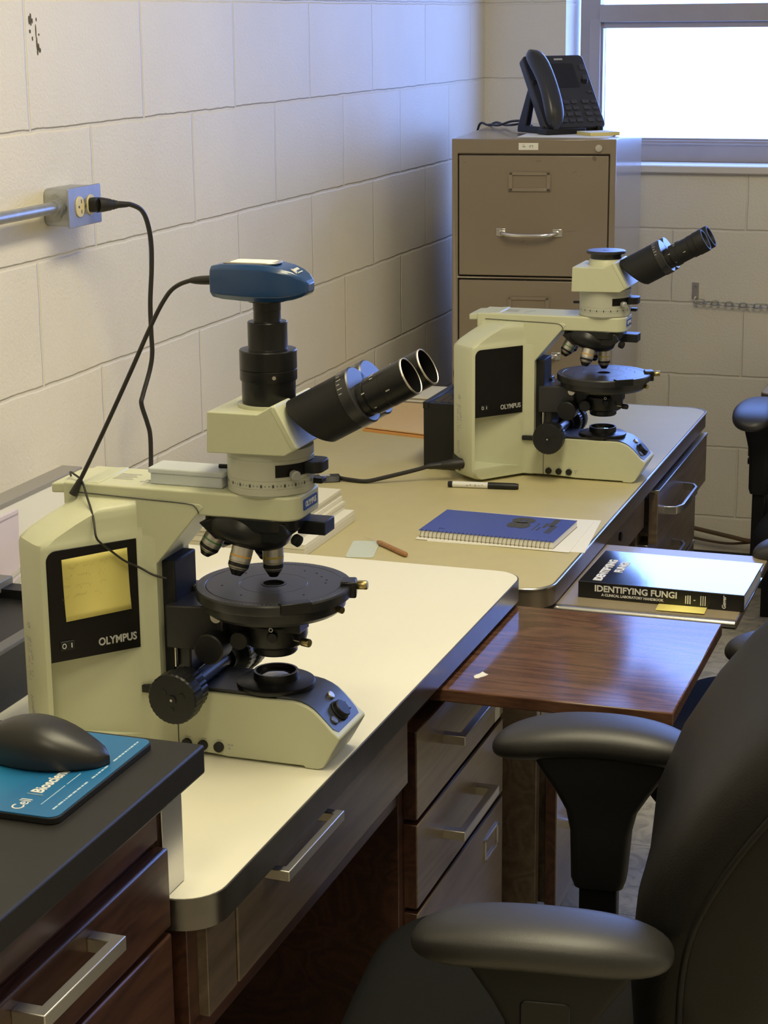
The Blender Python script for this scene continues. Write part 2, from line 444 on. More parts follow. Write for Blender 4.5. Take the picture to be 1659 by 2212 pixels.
def bar_handle(x, y0, y1, z, reach=0.03, w=0.012, t=0.009):
    """square-section bar handle: two posts off a face at x and a bar along y"""
    p = t * 1.4
    return MB().prism([(x, y0), (x + reach, y0), (x + reach, y1), (x, y1), (x, y1 - p), (x + reach - t, y1 - p), (x + reach - t, y0 + p), (x, y0 + p)], z - w / 2, z + w / 2, 'z')

def bow_handle(x, y0, y1, z, reach=0.032, w=0.016):
    pts = [(x - .002, y0), (x + reach * .7, y0 + .006), (x + reach, y0 + .03), (x + reach, y1 - .03), (x + reach * .7, y1 - .006), (x - .002, y1)]
    m = MB()
    loops = []
    for i, (px, py) in enumerate(pts):
        q = pts[max(i - 1, 0)]; s = pts[min(i + 1, len(pts) - 1)]
        d = Vector((s[0] - q[0], s[1] - q[1], 0)).normalized(); n = Vector((d.y, -d.x, 0)) * 0.0028
        c = Vector((px, py, z))
        loops.append([c + n + Vector((0, 0, w / 2)), c - n + Vector((0, 0, w / 2)), c - n - Vector((0, 0, w / 2)), c + n - Vector((0, 0, w / 2))])
    return m.loft(loops)

# --- white-topped desk
d1 = thing('desk', 'long desk with a white laminate top carrying the nearer microscope', 'desk', (0.40, -3.11, 0))
X0, X1, Y0, Y1 = 0.02, 0.788, -3.716, -2.505
wb(MB().prism(rrect(X0, Y0, X1, Y1, 0.045, 8, (0, 1, 1, 0)), 0.711, 0.7442, 'z'), 'edge_trim', M_EDGE, d1)['label'] = 'dark metal edge band around the white top'
wb(MB().prism(rrect(X0 + .002, Y0 + .002, X1 - .002, Y1 - .002, 0.044, 8, (0, 1, 1, 0)), 0.7435, 0.745, 'z'), 'desktop', M_LAMW, d1)['label'] = 'smooth white laminate desktop'
wb(MB().box((0.06, -3.700, 0.0), (0.755, -3.676, 0.711)), 'end_panel', M_WOODD, d1, 0.001)
wb(MB().box((0.05, -3.676, 0.25), (0.07, -3.02, 0.711)), 'back_panel', M_WOODD, d1, 0.001)
wb(MB().box((0.10, -3.676, 0.560), (0.748, -3.022, 0.711)), 'drawer_case', M_WOODD, d1, 0.001)
dr = wb(MB().box((0.748, -3.600, 0.598), (0.767, -3.030, 0.704)), 'drawer', M_WOODA, d1, 0.002)
bar_handle(0.766, -3.525, -3.352, 0.690).build('handle', M_NICKEL, dr, 0.001)
dr.children[0]['label'] = 'square nickel bar handle'
wb(MB().box((0.748, -3.676, 0.598), (0.766, -3.604, 0.704)), 'apron', M_WOODA, d1, 0.001)
wb(MB().box((0.10, -3.012, 0.06), (0.746, -2.530, 0.680)).box((0.14, -2.99, 0.0), (0.70, -2.55, 0.06)), 'pedestal', M_WOODD, d1, 0.001)
for i, (z0, z1) in enumerate(((0.527, 0.655), (0.395, 0.519), (0.075, 0.387))):
    dr = wb(MB().box((0.746, -2.990, z0), (0.7645, -2.552, z1)), 'drawer', M_WOODD, d1, 0.0008)
    MB().box((0.7640, -2.989, z0 + .001), (0.7662, -2.553, z1 - .001)).build('drawer_face', M_WOODP, dr, 0.0006)
    if i < 2:
        bar_handle(0.765, -2.872, -2.690, z0 + (0.075 if i == 0 else 0.062), 0.034, 0.014, 0.011).build('handle', M_NICKEL, dr, 0.001)
    if i == 0:
        MB().box((0.7658, -2.600, 0.528), (0.7666, -2.572, 0.556)).build('paper_label', M_PAPER, dr)
    if i == 2:
        lm = MB().box((0.7655, -2.660, 0.318), (0.769, -2.585, 0.322)).box((0.7655, -2.660, 0.352), (0.769, -2.585, 0.356)).box((0.7655, -2.660, 0.318), (0.769, -2.653, 0.356)).box((0.7655, -2.592, 0.318), (0.769, -2.585, 0.356))
        lm.build('label_holder', M_NICKEL, dr, 0.0005)
wb(MB().box((0.32, -2.940, 0.684), (1.103, -2.542, 0.7025)), 'pull_out_board', M_OAK, d1, 0.002)['label'] = 'red-brown oak writing board pulled out over the drawers'
tag(wb(MB().loft([[Vector((0.822 + 0.007 * math.cos(a) * (1 + .5 * math.sin(2 * a)), -2.872 + 0.013 * math.sin(a) * (1 + .3 * math.cos(3 * a)), z)) for a in [2 * math.pi * i / 12 for i in range(12)]] for z in (0.7020, 0.7032)]), 'torn_sticker', M_PAPER, d1), 'torn scrap of a pale sticker on the board')

# --- tan-topped desk
d2 = thing('desk', 'long desk with a tan laminate top carrying the farther microscope', 'desk', (0.40, -1.70, 0))
X0, X1, Y0, Y1 = 0.045, 0.815, -2.466, -0.950
wb(MB().prism(rrect(X0, Y0, X1, Y1, 0.05, 8, (0, 1, 1, 0)), 0.672, 0.7052, 'z'), 'edge_trim', M_EDGEBR, d2)
wb(MB().prism(rrect(X0 + .003, Y0 + .003, X1 - .003, Y1 - .003, 0.048, 8, (0, 1, 1, 0)), 0.7045, 0.706, 'z'), 'desktop', M_LAMT, d2)['label'] = 'tan laminate desktop'
tr = [Vector((x, y, 0.7046)) for x, y in rrect(X0, Y0 - .0005, X1 + .0005, Y1 + .0005, 0.05, 8, (0, 1, 1, 0))]
wb(MB().tube(tr, 0.0022, 8, 0, True), 'bright_bead', M_ALU, d2)['label'] = 'thin bright metal bead along the tan top edge'
wb(MB().box((0.08, -2.458, 0.0), (0.797, -2.436, 0.672)), 'end_panel', M_WOODA, d2, 0.001)
wb(MB().box((0.08, -0.985, 0.0), (0.780, -0.965, 0.672)), 'end_panel', M_WOODA, d2, 0.001)
wb(MB().box((0.08, -2.436, 0.20), (0.10, -0.985, 0.672)), 'back_panel', M_WOODA, d2, 0.001)
wb(MB().box((0.12, -2.434, 0.06), (0.778, -2.020, 0.645)).box((0.16, -2.43, 0.0), (0.73, -2.04, 0.06)), 'pedestal', M_WOODA, d2, 0.001)
wb(MB().box((0.12, -1.585, 0.06), (0.778, -0.987, 0.665)).box((0.16, -1.57, 0.0), (0.73, -0.99, 0.06)), 'pedestal', M_WOODA, d2, 0.001)
for (z0, z1, out) in ((0.420, 0.640, 0.0), (0.130, 0.412, 0.028)):
    dr = wb(MB().box((0.778 + out, -2.430, z0), (0.7955 + out, -2.030, z1)), 'drawer', M_WOODD, d2, 0.0008)
    MB().box((0.795 + out, -2.429, z0 + .001), (0.7972 + out, -2.031, z1 - .001)).build('drawer_face', M_WOODP, dr, 0.0006)
    if out: MB().box((0.5, -2.41, z0 + .01), (0.778 + out, -2.05, z1 - .03)).build('drawer_box', M_WOODA, dr)
    bow_handle(0.797 + out, -2.33, -2.17, (z0 + z1) / 2 - 0.02).build('handle', M_ALU, dr, 0.0008)
dr = wb(MB().box((0.770, -2.015, 0.585), (0.795, -1.592, 0.668)), 'drawer', M_WOODA, d2, 0.0015)
MB().cyl((0.794, -1.83, 0.628), (0.799, -1.83, 0.628), 0.009).build('lock', M_BLACK, dr)
for i, (z0, z1, out) in enumerate(((0.545, 0.655, 0.022), (0.405, 0.538, 0.0), (0.10, 0.398, 0.0))):
    dr = wb(MB().box((0.778 + out, -1.575, z0), (0.797 + out, -0.995, z1)), 'drawer', M_WOODA, d2, 0.0015)
    MB().box((0.776 + out, -1.575, z1 - .001), (0.799 + out, -0.995, z1 + .004)).build('drawer_lip', M_ALU, dr, 0.0005)
    if i == 0: MB().box((0.5, -1.55, z0 + .01), (0.778 + out, -1.02, z1 - .02)).build('drawer_box', M_WOODA, dr)
    bow_handle(0.797 + out, -1.50, -1.28, (z0 + z1) / 2 - (0.0 if i < 2 else -0.05)).build('handle', M_ALU, dr, 0.0008)
tb = wb(MB().box((0.30, -2.408, 0.651), (1.105, -2.030, 0.6670)), 'pull_out_board', M_EDGEBR, d2, 0.003)
MB().box((0.302, -2.405, 0.6665), (1.103, -2.033, 0.6674)).build('board_top', mat('brown_laminate', (0.30, 0.245, 0.165), 0.42, coat=0.2), tb)
MB().cyl((0.31, -2.409, 0.6600), (1.103, -2.409, 0.6600), 0.0068, n=16).build('rounded_lip', M_ALU, tb)

# --- black-topped lab bench in the left foreground
bn = thing('lab_bench', 'dark wood bench with a black top in the left foreground', 'lab bench', (0.40, -4.3, 0))
wb(MB().box((0.004, -5.2, 0.875), (0.780, -3.695, 0.905)), 'countertop', M_EPOXY, bn, 0.0025)['label'] = 'flat matte black countertop'
wb(MB().box((0.02, -5.2, 0.08), (0.735, -3.722, 0.875)).box((0.02, -5.2, 0.0), (0.66, -3.722, 0.08)), 'cabinet_body', M_WOODD, bn, 0.001)
wb(MB().box((0.728, -3.7185, 0.746), (0.742, -3.672, 0.874)), 'filler_strip', M_ALU, bn, 0.0008)['label'] = 'bare metal filler strip rising from the white desk'
for (y0, y1) in ((-4.28, -3.726), (-4.86, -4.288)):
    wb(MB().box((0.735, y0, 0.812), (0.7405, y1, 0.874)), 'apron', M_WOODD, bn, 0.001)
    for i, (z0, z1) in enumerate(((0.722, 0.806), (0.560, 0.715), (0.30, 0.553))):
        dr = wb(MB().box((0.735, y0, z0), (0.752, y1, z1)), 'drawer', M_WOODD, bn, 0.003)
        bar_handle(0.7515, (y0 + y1) / 2 - 0.075 + (.045 if i == 0 else .06), (y0 + y1) / 2 + 0.085 + (.035 if i == 0 else .06), (z0 + z1) / 2 + (.022 if i == 0 else 0.0), 0.032, 0.014, 0.011).build('handle', M_NICKEL, dr, 0.001)

# --- file cabinet in the corner, turned a little
fc = thing('file_cabinet', 'tall taupe steel file cabinet standing in the corner beyond the tan desk', 'file cabinet', (0.190, -0.938, 0), math.radians(6.5))
FW, FD, FH = 0.385, 0.673, 1.312
DRW = [(0.994, 1.274), (0.700, 0.982), (0.406, 0.688), (0.112, 0.394)]
body = MB().box((0, 0, 0), (FW, FD, FH)).build('cabinet_body', M_CAB, fc)
cc = MB()
for z0, z1 in DRW: cc.box((0.0140, -0.02, z0 - .004), (FW - 0.0140, 0.022, z1 + .004))
cut(body, cc)
bv = body.modifiers.new('edge', 'BEVEL'); bv.width = 0.003; bv.segments = 2; bv.limit_method = 'ANGLE'; bv.angle_limit = math.radians(60)
M_CABH = mat('taupe_enamel_fittings', (0.29, 0.24, 0.18), 0.32, metal=0.3)
for z0, z1 in DRW:
    dr = MB().box((0.0172, -0.001, z0), (FW - 0.0172, 0.018, z1)).build('drawer', M_CAB, fc, 0.0015)
    zc = z1 - 0.060; xc = FW / 2 - 0.008
    lh = MB().box((xc - .049, -.004, zc - .022), (xc - .040, -.001, zc + .022)).box((xc + .040, -.004, zc - .022), (xc + .049, -.001, zc + .022)).box((xc - .049, -.004, zc - .022), (xc + .049, -.001, zc - .015)).box((xc - .049, -.004, zc + .015), (xc + .049, -.001, zc + .022))
    lh.build('label_holder', M_CABH, dr, 0.0008)
    zh = z1 - 0.178
    pts = [(xc - .068, .0, zh), (xc - .060, -.014, zh - .002), (xc - .04, -.024, zh - .004), (xc, -.026, zh - .005), (xc + .04, -.024, zh - .004), (xc + .060, -.014, zh - .002), (xc + .068, .0, zh)]
    hm = MB().tube(pts, 0.0052, 10).box((xc - .078, -.004, zh - .009), (xc - .056, 0, zh + .009)).box((xc + .056, -.004, zh - .009), (xc + .078, 0, zh + .009))
    hm.build('handle', M_CHROME, dr, 0.001)['label'] = 'worn chrome bow handle'
MB().cyl((0.345, -0.006, 1.292), (0.345, 0.0, 1.292), 0.008).cyl((0.345, -0.009, 1.292), (0.345, -0.006, 1.292), 0.005).build('lock', M_NICKEL, fc)
tg = MB().box((0.158, -0.0012, 1.287), (0.204, 0.0, 1.303)).build('paper_label', M_PAPER, fc)
MB().box((0.167, -0.0016, 1.293), (0.174, -0.0011, 1.2965)).box((0.168, -0.0016, 1.2985), (0.171, -0.0011, 1.2995)).box((0.183, -0.0016, 1.2925), (0.186, -0.0011, 1.298)).box((0.186, -0.0016, 1.2965), (0.192, -0.0011, 1.298)).box((0.190, -0.0016, 1.2925), (0.192, -0.0011, 1.298)).build('lettering', M_GREYT, tg)
M_SCUFF = mat('scuff_dirt', (0.16, 0.12, 0.085), 0.6)
for (x, z, w, h, a) in ((0.29, 1.237, .012, .0016, .5), (0.305, 1.228, .004, .002, .2), (0.03, 1.258, .003, .003, 0), (0.335, 1.268, .010, .012, .7), (0.28, 1.10, .03, .001, .1), (0.205, 1.262, .016, .002, 0), (0.17, 1.075, .012, .002, .3)):
    k = 8
    sm = MB(); sm.loft([[Vector((x + w / 2 * math.cos(2 * math.pi * i / k) * math.cos(a) - h / 2 * math.sin(2 * math.pi * i / k) * math.sin(a), t, z + w / 2 * math.cos(2 * math.pi * i / k) * math.sin(a) + h / 2 * math.sin(2 * math.pi * i / k) * math.cos(a))) for i in range(k)] for t in (-0.0014, -0.0006)])
    sm.build('scuff', M_SCUFF, fc, flat=True)

# ------------------------------------------------------------------ task chairs
def make_chair(label, tip, deg):
    """tip = world point of the near armrest's front end; deg = heading"""
    ph = math.radians(deg)
    ox = tip[0] - (0.12 * math.cos(ph) - 0.28 * math.sin(ph)); oy = tip[1] - (0.12 * math.sin(ph) + 0.28 * math.cos(ph))
    c = thing('office_chair', label, 'chair', (ox, oy, 0), ph, 'black office chairs along the desks')
    # seat
    loops = []
    for z, s in ((0.370, .86), (0.380, .95), (0.400, 1.0), (0.435, 1.0), (0.452, .97), (0.463, .90), (0.467, .75)):
        P = []
        for i in range(40):
            a = 2 * math.pi * i / 40
            ca, sa = math.cos(a), math.sin(a)
            e = 0.5
            x = 0.235 * s * math.copysign(abs(ca) ** e, ca); y = 0.25 * s * math.copysign(abs(sa) ** e, sa)
            P.append(Vector((x + 0.020, y, z - 0.012 * max(0, x / .235) ** 3)))
        loops.append(P)
    MB().loft(loops).build('seat', M_FABRIC, c, ang=60)
    # backrest: lofted cushion leaning back, deep convex rear
    sec = [(0.470, -.128, .150, .09), (0.485, -.114, .190, .14), (0.52, -.105, .222, .185), (0.60, -.100, .238, .215), (0.68, -.107, .246, .220), (0.75, -.134, .250, .215), (0.815, -.172, .250, .205), (0.866, -.210, .247, .195), (0.905, -.246, .240, .180), (0.940, -.284, .228, .160), (0.965, -.320, .212, .140), (0.987, -.360, .186, .110), (1.002, -.392, .150, .075), (1.009, -.416, .105, .03)]
    def rim(xf, w, t, dep, side):
        """point on the side of the cushion at depth `dep` behind its front"""
        q = (dep - t / 2) / (t / 2)
        ca = -math.copysign(min(.97, abs(q)) ** (1 / .7), q)
        y = side * w * abs(math.sqrt(max(0, 1 - ca * ca))) ** .5
        return (xf - dep + .03 * (y / .25) ** 2, y)
    loops = []
    for z, xf, w, t in sec:
        P = []
        for i in range(56):
            a = 2 * math.pi * i / 56
            ca, sa = math.cos(a), math.sin(a)
            y = w * math.copysign(abs(sa) ** 0.5, sa)
            x = xf - t / 2 + t / 2 * math.copysign(abs(ca) ** 0.7, ca) + 0.03 * (y / .25) ** 2
            P.append(Vector((x, y, z)))
        loops.append(P)
    bk = MB().loft(loops).build('backrest', M_LEATHER, c, ang=70)
    pts = []
    for z, xf, w, t in sec[2:12]:
        x, y = rim(xf, w, t, min(.075 + .05 * (z - .5), t * .8), 1); pts.append((x, y + .001, z))
    for z, xf, w, t in reversed(sec[2:12]):
        x, y = rim(xf, w, t, min(.075 + .05 * (z - .5), t * .8), -1); pts.append((x, y - .001, z))
    MB().tube(pts, 0.0040, 8, 5, True).build('piping', M_LEATHER, bk, ang=80)
    # short gathers in the leather near the seam
    gm = MB()
    for k in range(6):
        z = 0.850 + 0.011 * k
        xf = -.200 - .85 * (z - .85)
        q = [rim(xf, .248, .198, dd, 1) for dd in (.088, .076, .062 - .004 * (k % 3))]
        gm.tube([(q[0][0], q[0][1] - .0008, z), (q[1][0], q[1][1] - .0004, z + .003), (q[2][0], q[2][1] - .0016, z + .008)], 0.0012, 6, 4)
    gm.build('gathers', M_LEATHER, bk, ang=80)
    # armrests
    for s in (1, -1):
        loops = []
        n = 28
        for i in range(n + 1):
            u = 0.5 - 0.5 * math.cos(math.pi * i / n)
            x = 0.12 - 0.268 * u
            e = max(0.0, 1 - abs(2 * u - 1) ** 3.6) ** 0.42 if 0 < u < 1 else 0.0
            w = max(0.003, 0.050 * e); h = max(0.003, 0.0240 * e)
            zc = 0.6860 - 0.016 * (2 * u - 1) ** 2 * (1.0 if u < .5 else .8)
            yc = s * (0.284 - 0.012 * (2 * u - 1) ** 2)
            P = []
            for k in range(24):
                a = 2 * math.pi * k / 24
                ca, sa = math.cos(a), math.sin(a)
                P.append(Vector((x, yc + w * math.copysign(abs(ca) ** 0.75, ca), zc + h * math.copysign(abs(sa) ** (0.7 if sa > 0 else 0.9), sa))))
            loops.append(P)
        pad = MB().loft(loops).build('armrest', M_PU, c, ang=80)
        # flared post below the pad
        loops = []
        for z, x0, x1, hw in ((0.677, -.118, .070, .030), (0.655, -.108, .058, .030), (0.620, -.085, .035, .028), (0.595, -.070, .022, .026), (0.565, -.063, .016, .025), (0.50, -.058, .014, .025), (0.487, -.054, .010, .022)):
            loops.append([Vector((px, s * 0.272 + py, z)) for px, py in rrect(x0, -hw, x1, hw, 0.012, 4)])
        post = MB().loft(loops).build('arm_post', M_BLACKM, pad, ang=50)
        MB().prism(rrect(-.048, .575, .004, .625, .006, 3), min(s * .292, s * .3015), max(s * .292, s * .3015), 'y').prism(rrect(-.042, .555, -.002, .572, .005, 3), min(s * .292, s * .3035), max(s * .292, s * .3035), 'y').build('height_button', M_BLACKP, pad, .002)
        MB().box((-.047, s * .272 - .016, .31), (.003, s * .272 + .016, .495)).box((-.047, min(s * .272, s * .10), .302), (.003, max(s * .272 + s * .016, s * .10), .316)).build('arm_bracket', M_BLACK, pad, 0.003)
    MB().box((-.135, -.05, .32), (.12, .05, .375)).build('mechanism', M_BLACK, c, 0.006)
    MB().tube([(-.10, 0, .322), (-.19, 0, .328), (-.225, 0, .37), (-.225, 0, .44), (-.215, 0, .52)], 0.018, 10).build('back_bar', M_BLACK, c)
    MB().cyl((0, 0, .11), (0, 0, .24), .028).cyl((0, 0, .24), (0, 0, .305), .016).build('gas_column', M_BLACK, c)
    for k in range(5):
        a = 2 * math.pi * k / 5 + .35
        d = Vector((math.cos(a), math.sin(a), 0)); pv = Vector((-d.y, d.x, 0))
        loops = []
        for t, w, z0, z1 in ((0.0, .028, .085, .125), (.15, .023, .075, .108), (.285, .017, .066, .086)):
            q = d * t
            loops.append([q + pv * w + Vector((0, 0, z0)), q + pv * w * .7 + Vector((0, 0, z1)), q - pv * w * .7 + Vector((0, 0, z1)), q - pv * w + Vector((0, 0, z0))])
        lg = MB().loft(loops).build('leg', M_BLACKM, c, 0.003)
        q = d * .275
        MB().lathe([(.012, -.024), (.028, -.022), (.030, -.008), (.030, .008), (.028, .022), (.012, .024)], q + Vector((0, 0, .030)), pv, 24).cyl(q + Vector((0, 0, .03)), q + Vector((0, 0, .075)), .008).build('caster', M_BLACKP, lg)
    return c
make_chair('black leather office chair in the right foreground, its two armrests below the oak board', (0.953, -3.585), 187)
make_chair('black office chair behind the foreground chair, armrest beside the oak board', (1.112, -2.575), 184)
make_chair('office chair mostly outside the frame, one armrest beside the far end of the tan desk', (1.46, -1.03), 264)

# ------------------------------------------------------------------ microscopes
M_BLUEB = mat('blue_badge', (0.02, 0.07, 0.30), 0.35)
M_RECESS = M_CREAM
M_CTRL = mat('dark_slate_control_panel', (0.035, 0.04, 0.055), 0.30, spec=0.6)
M_BTN = mat('slate_buttons', (0.07, 0.08, 0.10), 0.3)

def scope_stand(root):
    """wide-backed stand: flared rear column, neck and low base as one casting"""
    half = [(-.276, -.080), (-.275, -.100), (-.268, -.107), (-.244, -.127), (-.236, -.1325), (-.228, -.1355), (-.221, -.1335), (-.150, -.0485), (-.143, -.0450), (-.128, -.0445)]
    full = half + [(x, -y) for x, y in reversed(half)]
    loops = []
    for z, ins in ((.006, .012), (.012, .004), (.024, 0), (.150, 0), (.262, 0), (.268, .0015), (.276, .010), (.288, .030), (.296, .046), (.302, .060), (.306, .075)):
        P = []
        for x, y in full:
            s = 1 if y > 0 else -1
            lim = .044
            ay = abs(y)
            ny = max(min(ay, lim), ay - ins) if ay > lim else ay
            nx = x + min(.040, ins * .75) * (1 if x < -.22 else 0)
            P.append(Vector((nx, s * ny, z)))
        loops.append(P)
    mb = MB().loft(loops)
    o = mb.build('stand', M_CREAM, root, ang=32)
    # side recess below the black panel: a wedge deepest at the rear
    cm = MB()
    u = Vector((.643, .766, 0)); n = Vector((.766, -.643, 0)); p0 = Vector((-.2225, -.1345, 0))
    A = p0 + u * .0005 + n * .02; B = p0 + u * .1125 + n * .02; Cc = p0 + u * .1125 + n * .0005; D = p0 + u * .0005 - n * .034
    zl = [(.022, .045, .050, .022), (.1305,) * 4]
    cm.loft([[Vector((q.x, q.y, z)) for q, z in zip((A, B, Cc, D), zz)] for zz in ((.022, .022, .022, .040), (.1312,) * 4)])
    cut(o, cm)
    # neck and base slab
    prof = [(-.235, .0035), (-.16, .006), (-.10, .0065), (-.06, .0045), (-.045, .0030), (.050, .0030), (.052, .0005), (.068, .0005), (.0745, .0035), (.082, .016), (.0945, .0385), (.0945, .0405), (.0935, .0425), (.0900, .0455), (.0851, .0492), (.0775, .0575), (.0701, .0650), (.0625, .0716), (.0548, .0760), (.046, .0790), (.0376, .0803), (.0, .0803), (-.128, .0803), (-.1315, .10), (-.1345, .218), (-.1325, .226), (-.078, .2905), (-.066, .3035), (-.071, .3075), (-.20, .3075)]
    mb2 = MB().prism(prof, -.0445, .0445, 'y')
    sl = mb2.build('base', M_CREAM, root, 0.0035, 3)
    return o, sl

def make_scope(name_label, cat, O, camera):
    r = thing('microscope', name_label, cat, O, 0)
    stand, base = scope_stand(r)
    # arm: flat plate with rounded front carrying the tubes
    am = MB().prism(rrect(-.245, -.0435, .047, .0435, .020, 8, (0, 1, 1, 0)), .2935, .3215, 'z')
    arm = am.build('arm', M_CREAM, r, 0.0025, 3)
    MB().box((-.262, -.030, .306), (-.236, .030, .3185)).prism([(-.262, .3065), (-.262, .318), (-.20, .3235), (-.20, .310)], -.0405, .0405, 'y').build('arm_cover', M_CREAM, r, 0.002)
    MB().tube([(-.228, -.0440, .3105), (-.15, -.0445, .3085), (-.088, -.0449, .3070), (-.076, -.0449, .3035), (-.0715, -.0449, .296)], 0.0007, 6).build('seam', M_DARKT, arm)
    MB().tube([(-.108, -.0447, .006), (-.108, -.0447, .078)], 0.0006, 6, 0).build('seam', M_DARKT, base)
    dm = MB()
    for k in range(5): dm.box((-.196, -.012 + k * .006, .3216), (-.170 - .004 * (k % 2), -.0095 + k * .006, .3219))
    for k in range(4): dm.box((-.158 + k * .004, -.018 + k * .008, .3216), (-.152 + k * .004, -.013 + k * .008, .3219))
    dm.build('printed_marks', M_GREYT, arm)
    # badge on the arm front
    b = MB().prism(rrect(-.021, .3025, .021, .3150, .002, 3), .0465, .0482, 'x').build('badge', M_BLUEB, arm)
    text('lettering', 'OLYMPUS', .0095, M_WHITE, b, (.0483, 0, .3087), (0, 1, 0), (1, 0, 0), sx=.80, bold=.00015)
    # slanted black side panel
    u = Vector((.643, .766, 0)); n = Vector((.766, -.643, 0)); p0 = Vector((-.2225, -.1345, 0))
    PW, z0, z1 = .1128, .1300, .2622
    def PF(a, z, d): return p0 + u * a + n * d + Vector((0, 0, z))
    def shear(a, z): return z + (0.0022 * a / PW if z > .2 else -.002 * a / PW)
    for side in (1, -1):
        S = (lambda q: q) if side == 1 else (lambda q: Vector((q.x, -q.y, q.z)))
        poly = rrect(.0008, z0, PW - .001, z1, .013, 6, (0, 1, 0, 1))
        poly = [(a, z) for a, z in rrect(.0008, z0, PW - .001, z1, .012, 6, (0, 0, 0, 1))]
        pn = MB().loft([[S(PF(a, z, d)) for a, z in poly] for d in (-.008, .0012)]).build('side_panel', M_GLOSSB, r, 0.0008)
        if side == 1:
            panel = pn
            sw = MB().loft([[PF(a, z, d) for a, z in ((.012, .143), (.030, .143), (.030, .154), (.012, .154))] for d in (.0, .003)]).build('power_switch', M_BLACKP, panel, 0.0008)
            ring = [PF(.0165 + .0022 * math.cos(2 * math.pi * i / 16), .1485 + .0028 * math.sin(2 * math.pi * i / 16), .0031) for i in range(16)]
            MB().tube(ring, .0004, 6, 0, True).loft([[PF(.0255 + x, .1485 + z, d) for x, z in ((-.0005, -.0028), (.0005, -.0028), (.0005, .0028), (-.0005, .0028))] for d in (.0029, .0034)]).build('switch_marks', M_WHITE, sw)
            text('lettering', 'OLYMPUS', .0128, M_GREYT, panel, PF(.0830, .1450, .0014), u, n, sx=.86, bold=.00035)
    # tiny printed labels on the rear corner of the stand
    lm = MB()
    c0 = Vector((-.2735, -.1028, 0)); cu = (Vector((-.246, -.1255, 0)) - c0).normalized(); cn = Vector((cu.y, -cu.x, 0)); cn = -cn if cn.y > 0 else cn
    def CQ(a, z, w, h):
        lm.loft([[c0 + cu * (a + x) + cn * d + Vector((0, 0, z + q)) for x, q in ((0, 0), (w, 0), (w, h), (0, h))] for d in (.0003, .0007)])
    rnd = random.Random(3)
    for k in range(6):
        a = 2 * math.pi * k / 6; CQ(.017 + .003 * math.cos(a), .166 + .003 * math.sin(a), .0022, .0014)
    for (a, zt, nl, w) in ((.009, .150, 1, .012), (.012, .147, 1, .011)): CQ(a, zt, w, .0010)
    for col, a in ((0, .010), (1, .019)):
        for k in range(15):
            if rnd.random() < .75: CQ(a + rnd.random() * .002, .142 - k * .0031, .0025 + rnd.random() * .003, .0011)
    for k in range(9): CQ(.011 + rnd.random() * .003, .078 - k * .003, .003 + rnd.random() * .005, .0012)
    CQ(.013, .046, .004, .001); CQ(.016, .042, .001, .004)
    lm.build('printed_labels', M_GREYT, stand)
    if not camera:
        MB().loft([[c0 + cu * a + cn * d + Vector((0, 0, z)) for a, z in ((-.004, .027), (.020, .020), (.020, .045), (-.004, .050))] for d in (-.010, .0012)]).build('power_inlet', M_BLACKP, stand)
    # sockets on the base side
    pm = MB()
    for x in (-.097, -.0765, -.056):
        pm.cyl((x, -.0485, .0145), (x, -.044, .0145), .0062, n=20)
    pm.build('socket', M_BLACKP, base, 0.0006)
    mm = MB()
    for x, z in ((-.045, .017), (-.041, .0172), (-.0445, .0125)): mm.box((x, -.0450, z), (x + .0028, -.0445, z + .0022))
    for x in (-.099, -.078, -.058): mm.box((x, -.0450, .0225), (x + .006, -.0445, .0232))
    mm.build('printed_marks', M_GREYT, base)
    # base top plate and curved control panel
    tp = MB().prism(rrect(-.130, -.0395, .020, .0395, .004, 3), .079, .0845, 'z').build('base_plate', M_STAGE, r, 0.0008)
    MB().cyl((-.077, .000, .0844), (-.077, .000, .0849), .0035, n=20).build('screw_hole', M_BLACKM, tp)
    top = [(.012, .0842), (.030, .0838), (.0376, .0828), (.046, .0812), (.0548, .0778), (.0625, .0732), (.0701, .0664), (.0775, .0588), (.0851, .0505), (.0905, .0455)]
    loops = []
    for i, (x, z) in enumerate(top):
        hw = .0395 if i < 8 else (.0388 if i == 8 else .034)
        loops.append([Vector((x, -hw, z)), Vector((x, hw, z)), Vector((x - .003, hw, z - .004)), Vector((x - .003, -hw, z - .004))])
    cp = MB().loft(loops).build('control_panel', M_CTRL, r, 0.0, ang=50)
    nd = Vector((.0083, 0, .0075)).normalized(); nd = Vector((.72, 0, .69)).normalized(); td = Vector((.69, 0, -.72))
    dc = Vector((.0782, 0, .0582))
    MB().lathe([(.0130, -.002), (.0130, .002), (.0118, .0025), (.0112, .0075), (.0100, .0085)], dc, nd, 40).build('brightness_dial', M_BLACKP, cp)
    for q, rx, mtl in ((dc + Vector((0, -.024, 0)) + td * .004, .0055, M_BTN), (dc + Vector((0, .024, 0)) + td * .002, .0055, M_BTN), (dc - td * .0185 + Vector((-.0008, 0.010, .0012)), .0052, M_NICKEL)):
        MB().lathe([(rx, -.001), (rx, .0012), (rx * .8, .0022)], q, nd, 24).build('button', mtl, cp)
    # field lens
    fl = MB().lathe([(.0455, .0835), (.0465, .086), (.0460, .0885), (.044, .0895), (.030, .0895), (.0265, .091), (.0262, .1010), (.0235, .1010), (.0228, .094), (.001, .093)], (0, 0, 0), (0, 0, 1), 64).build('field_lens', M_BLACK, r)
    MB().lathe([(.0226, .0932), (.018, .0955), (.010, .0972), (.001, .0976)], (0, 0, 0), (0, 0, 1), 40).build('lens', M_GLASS_LENS, fl)
    # focus knobs on one axle
    fx, fz = -.0845, .0915
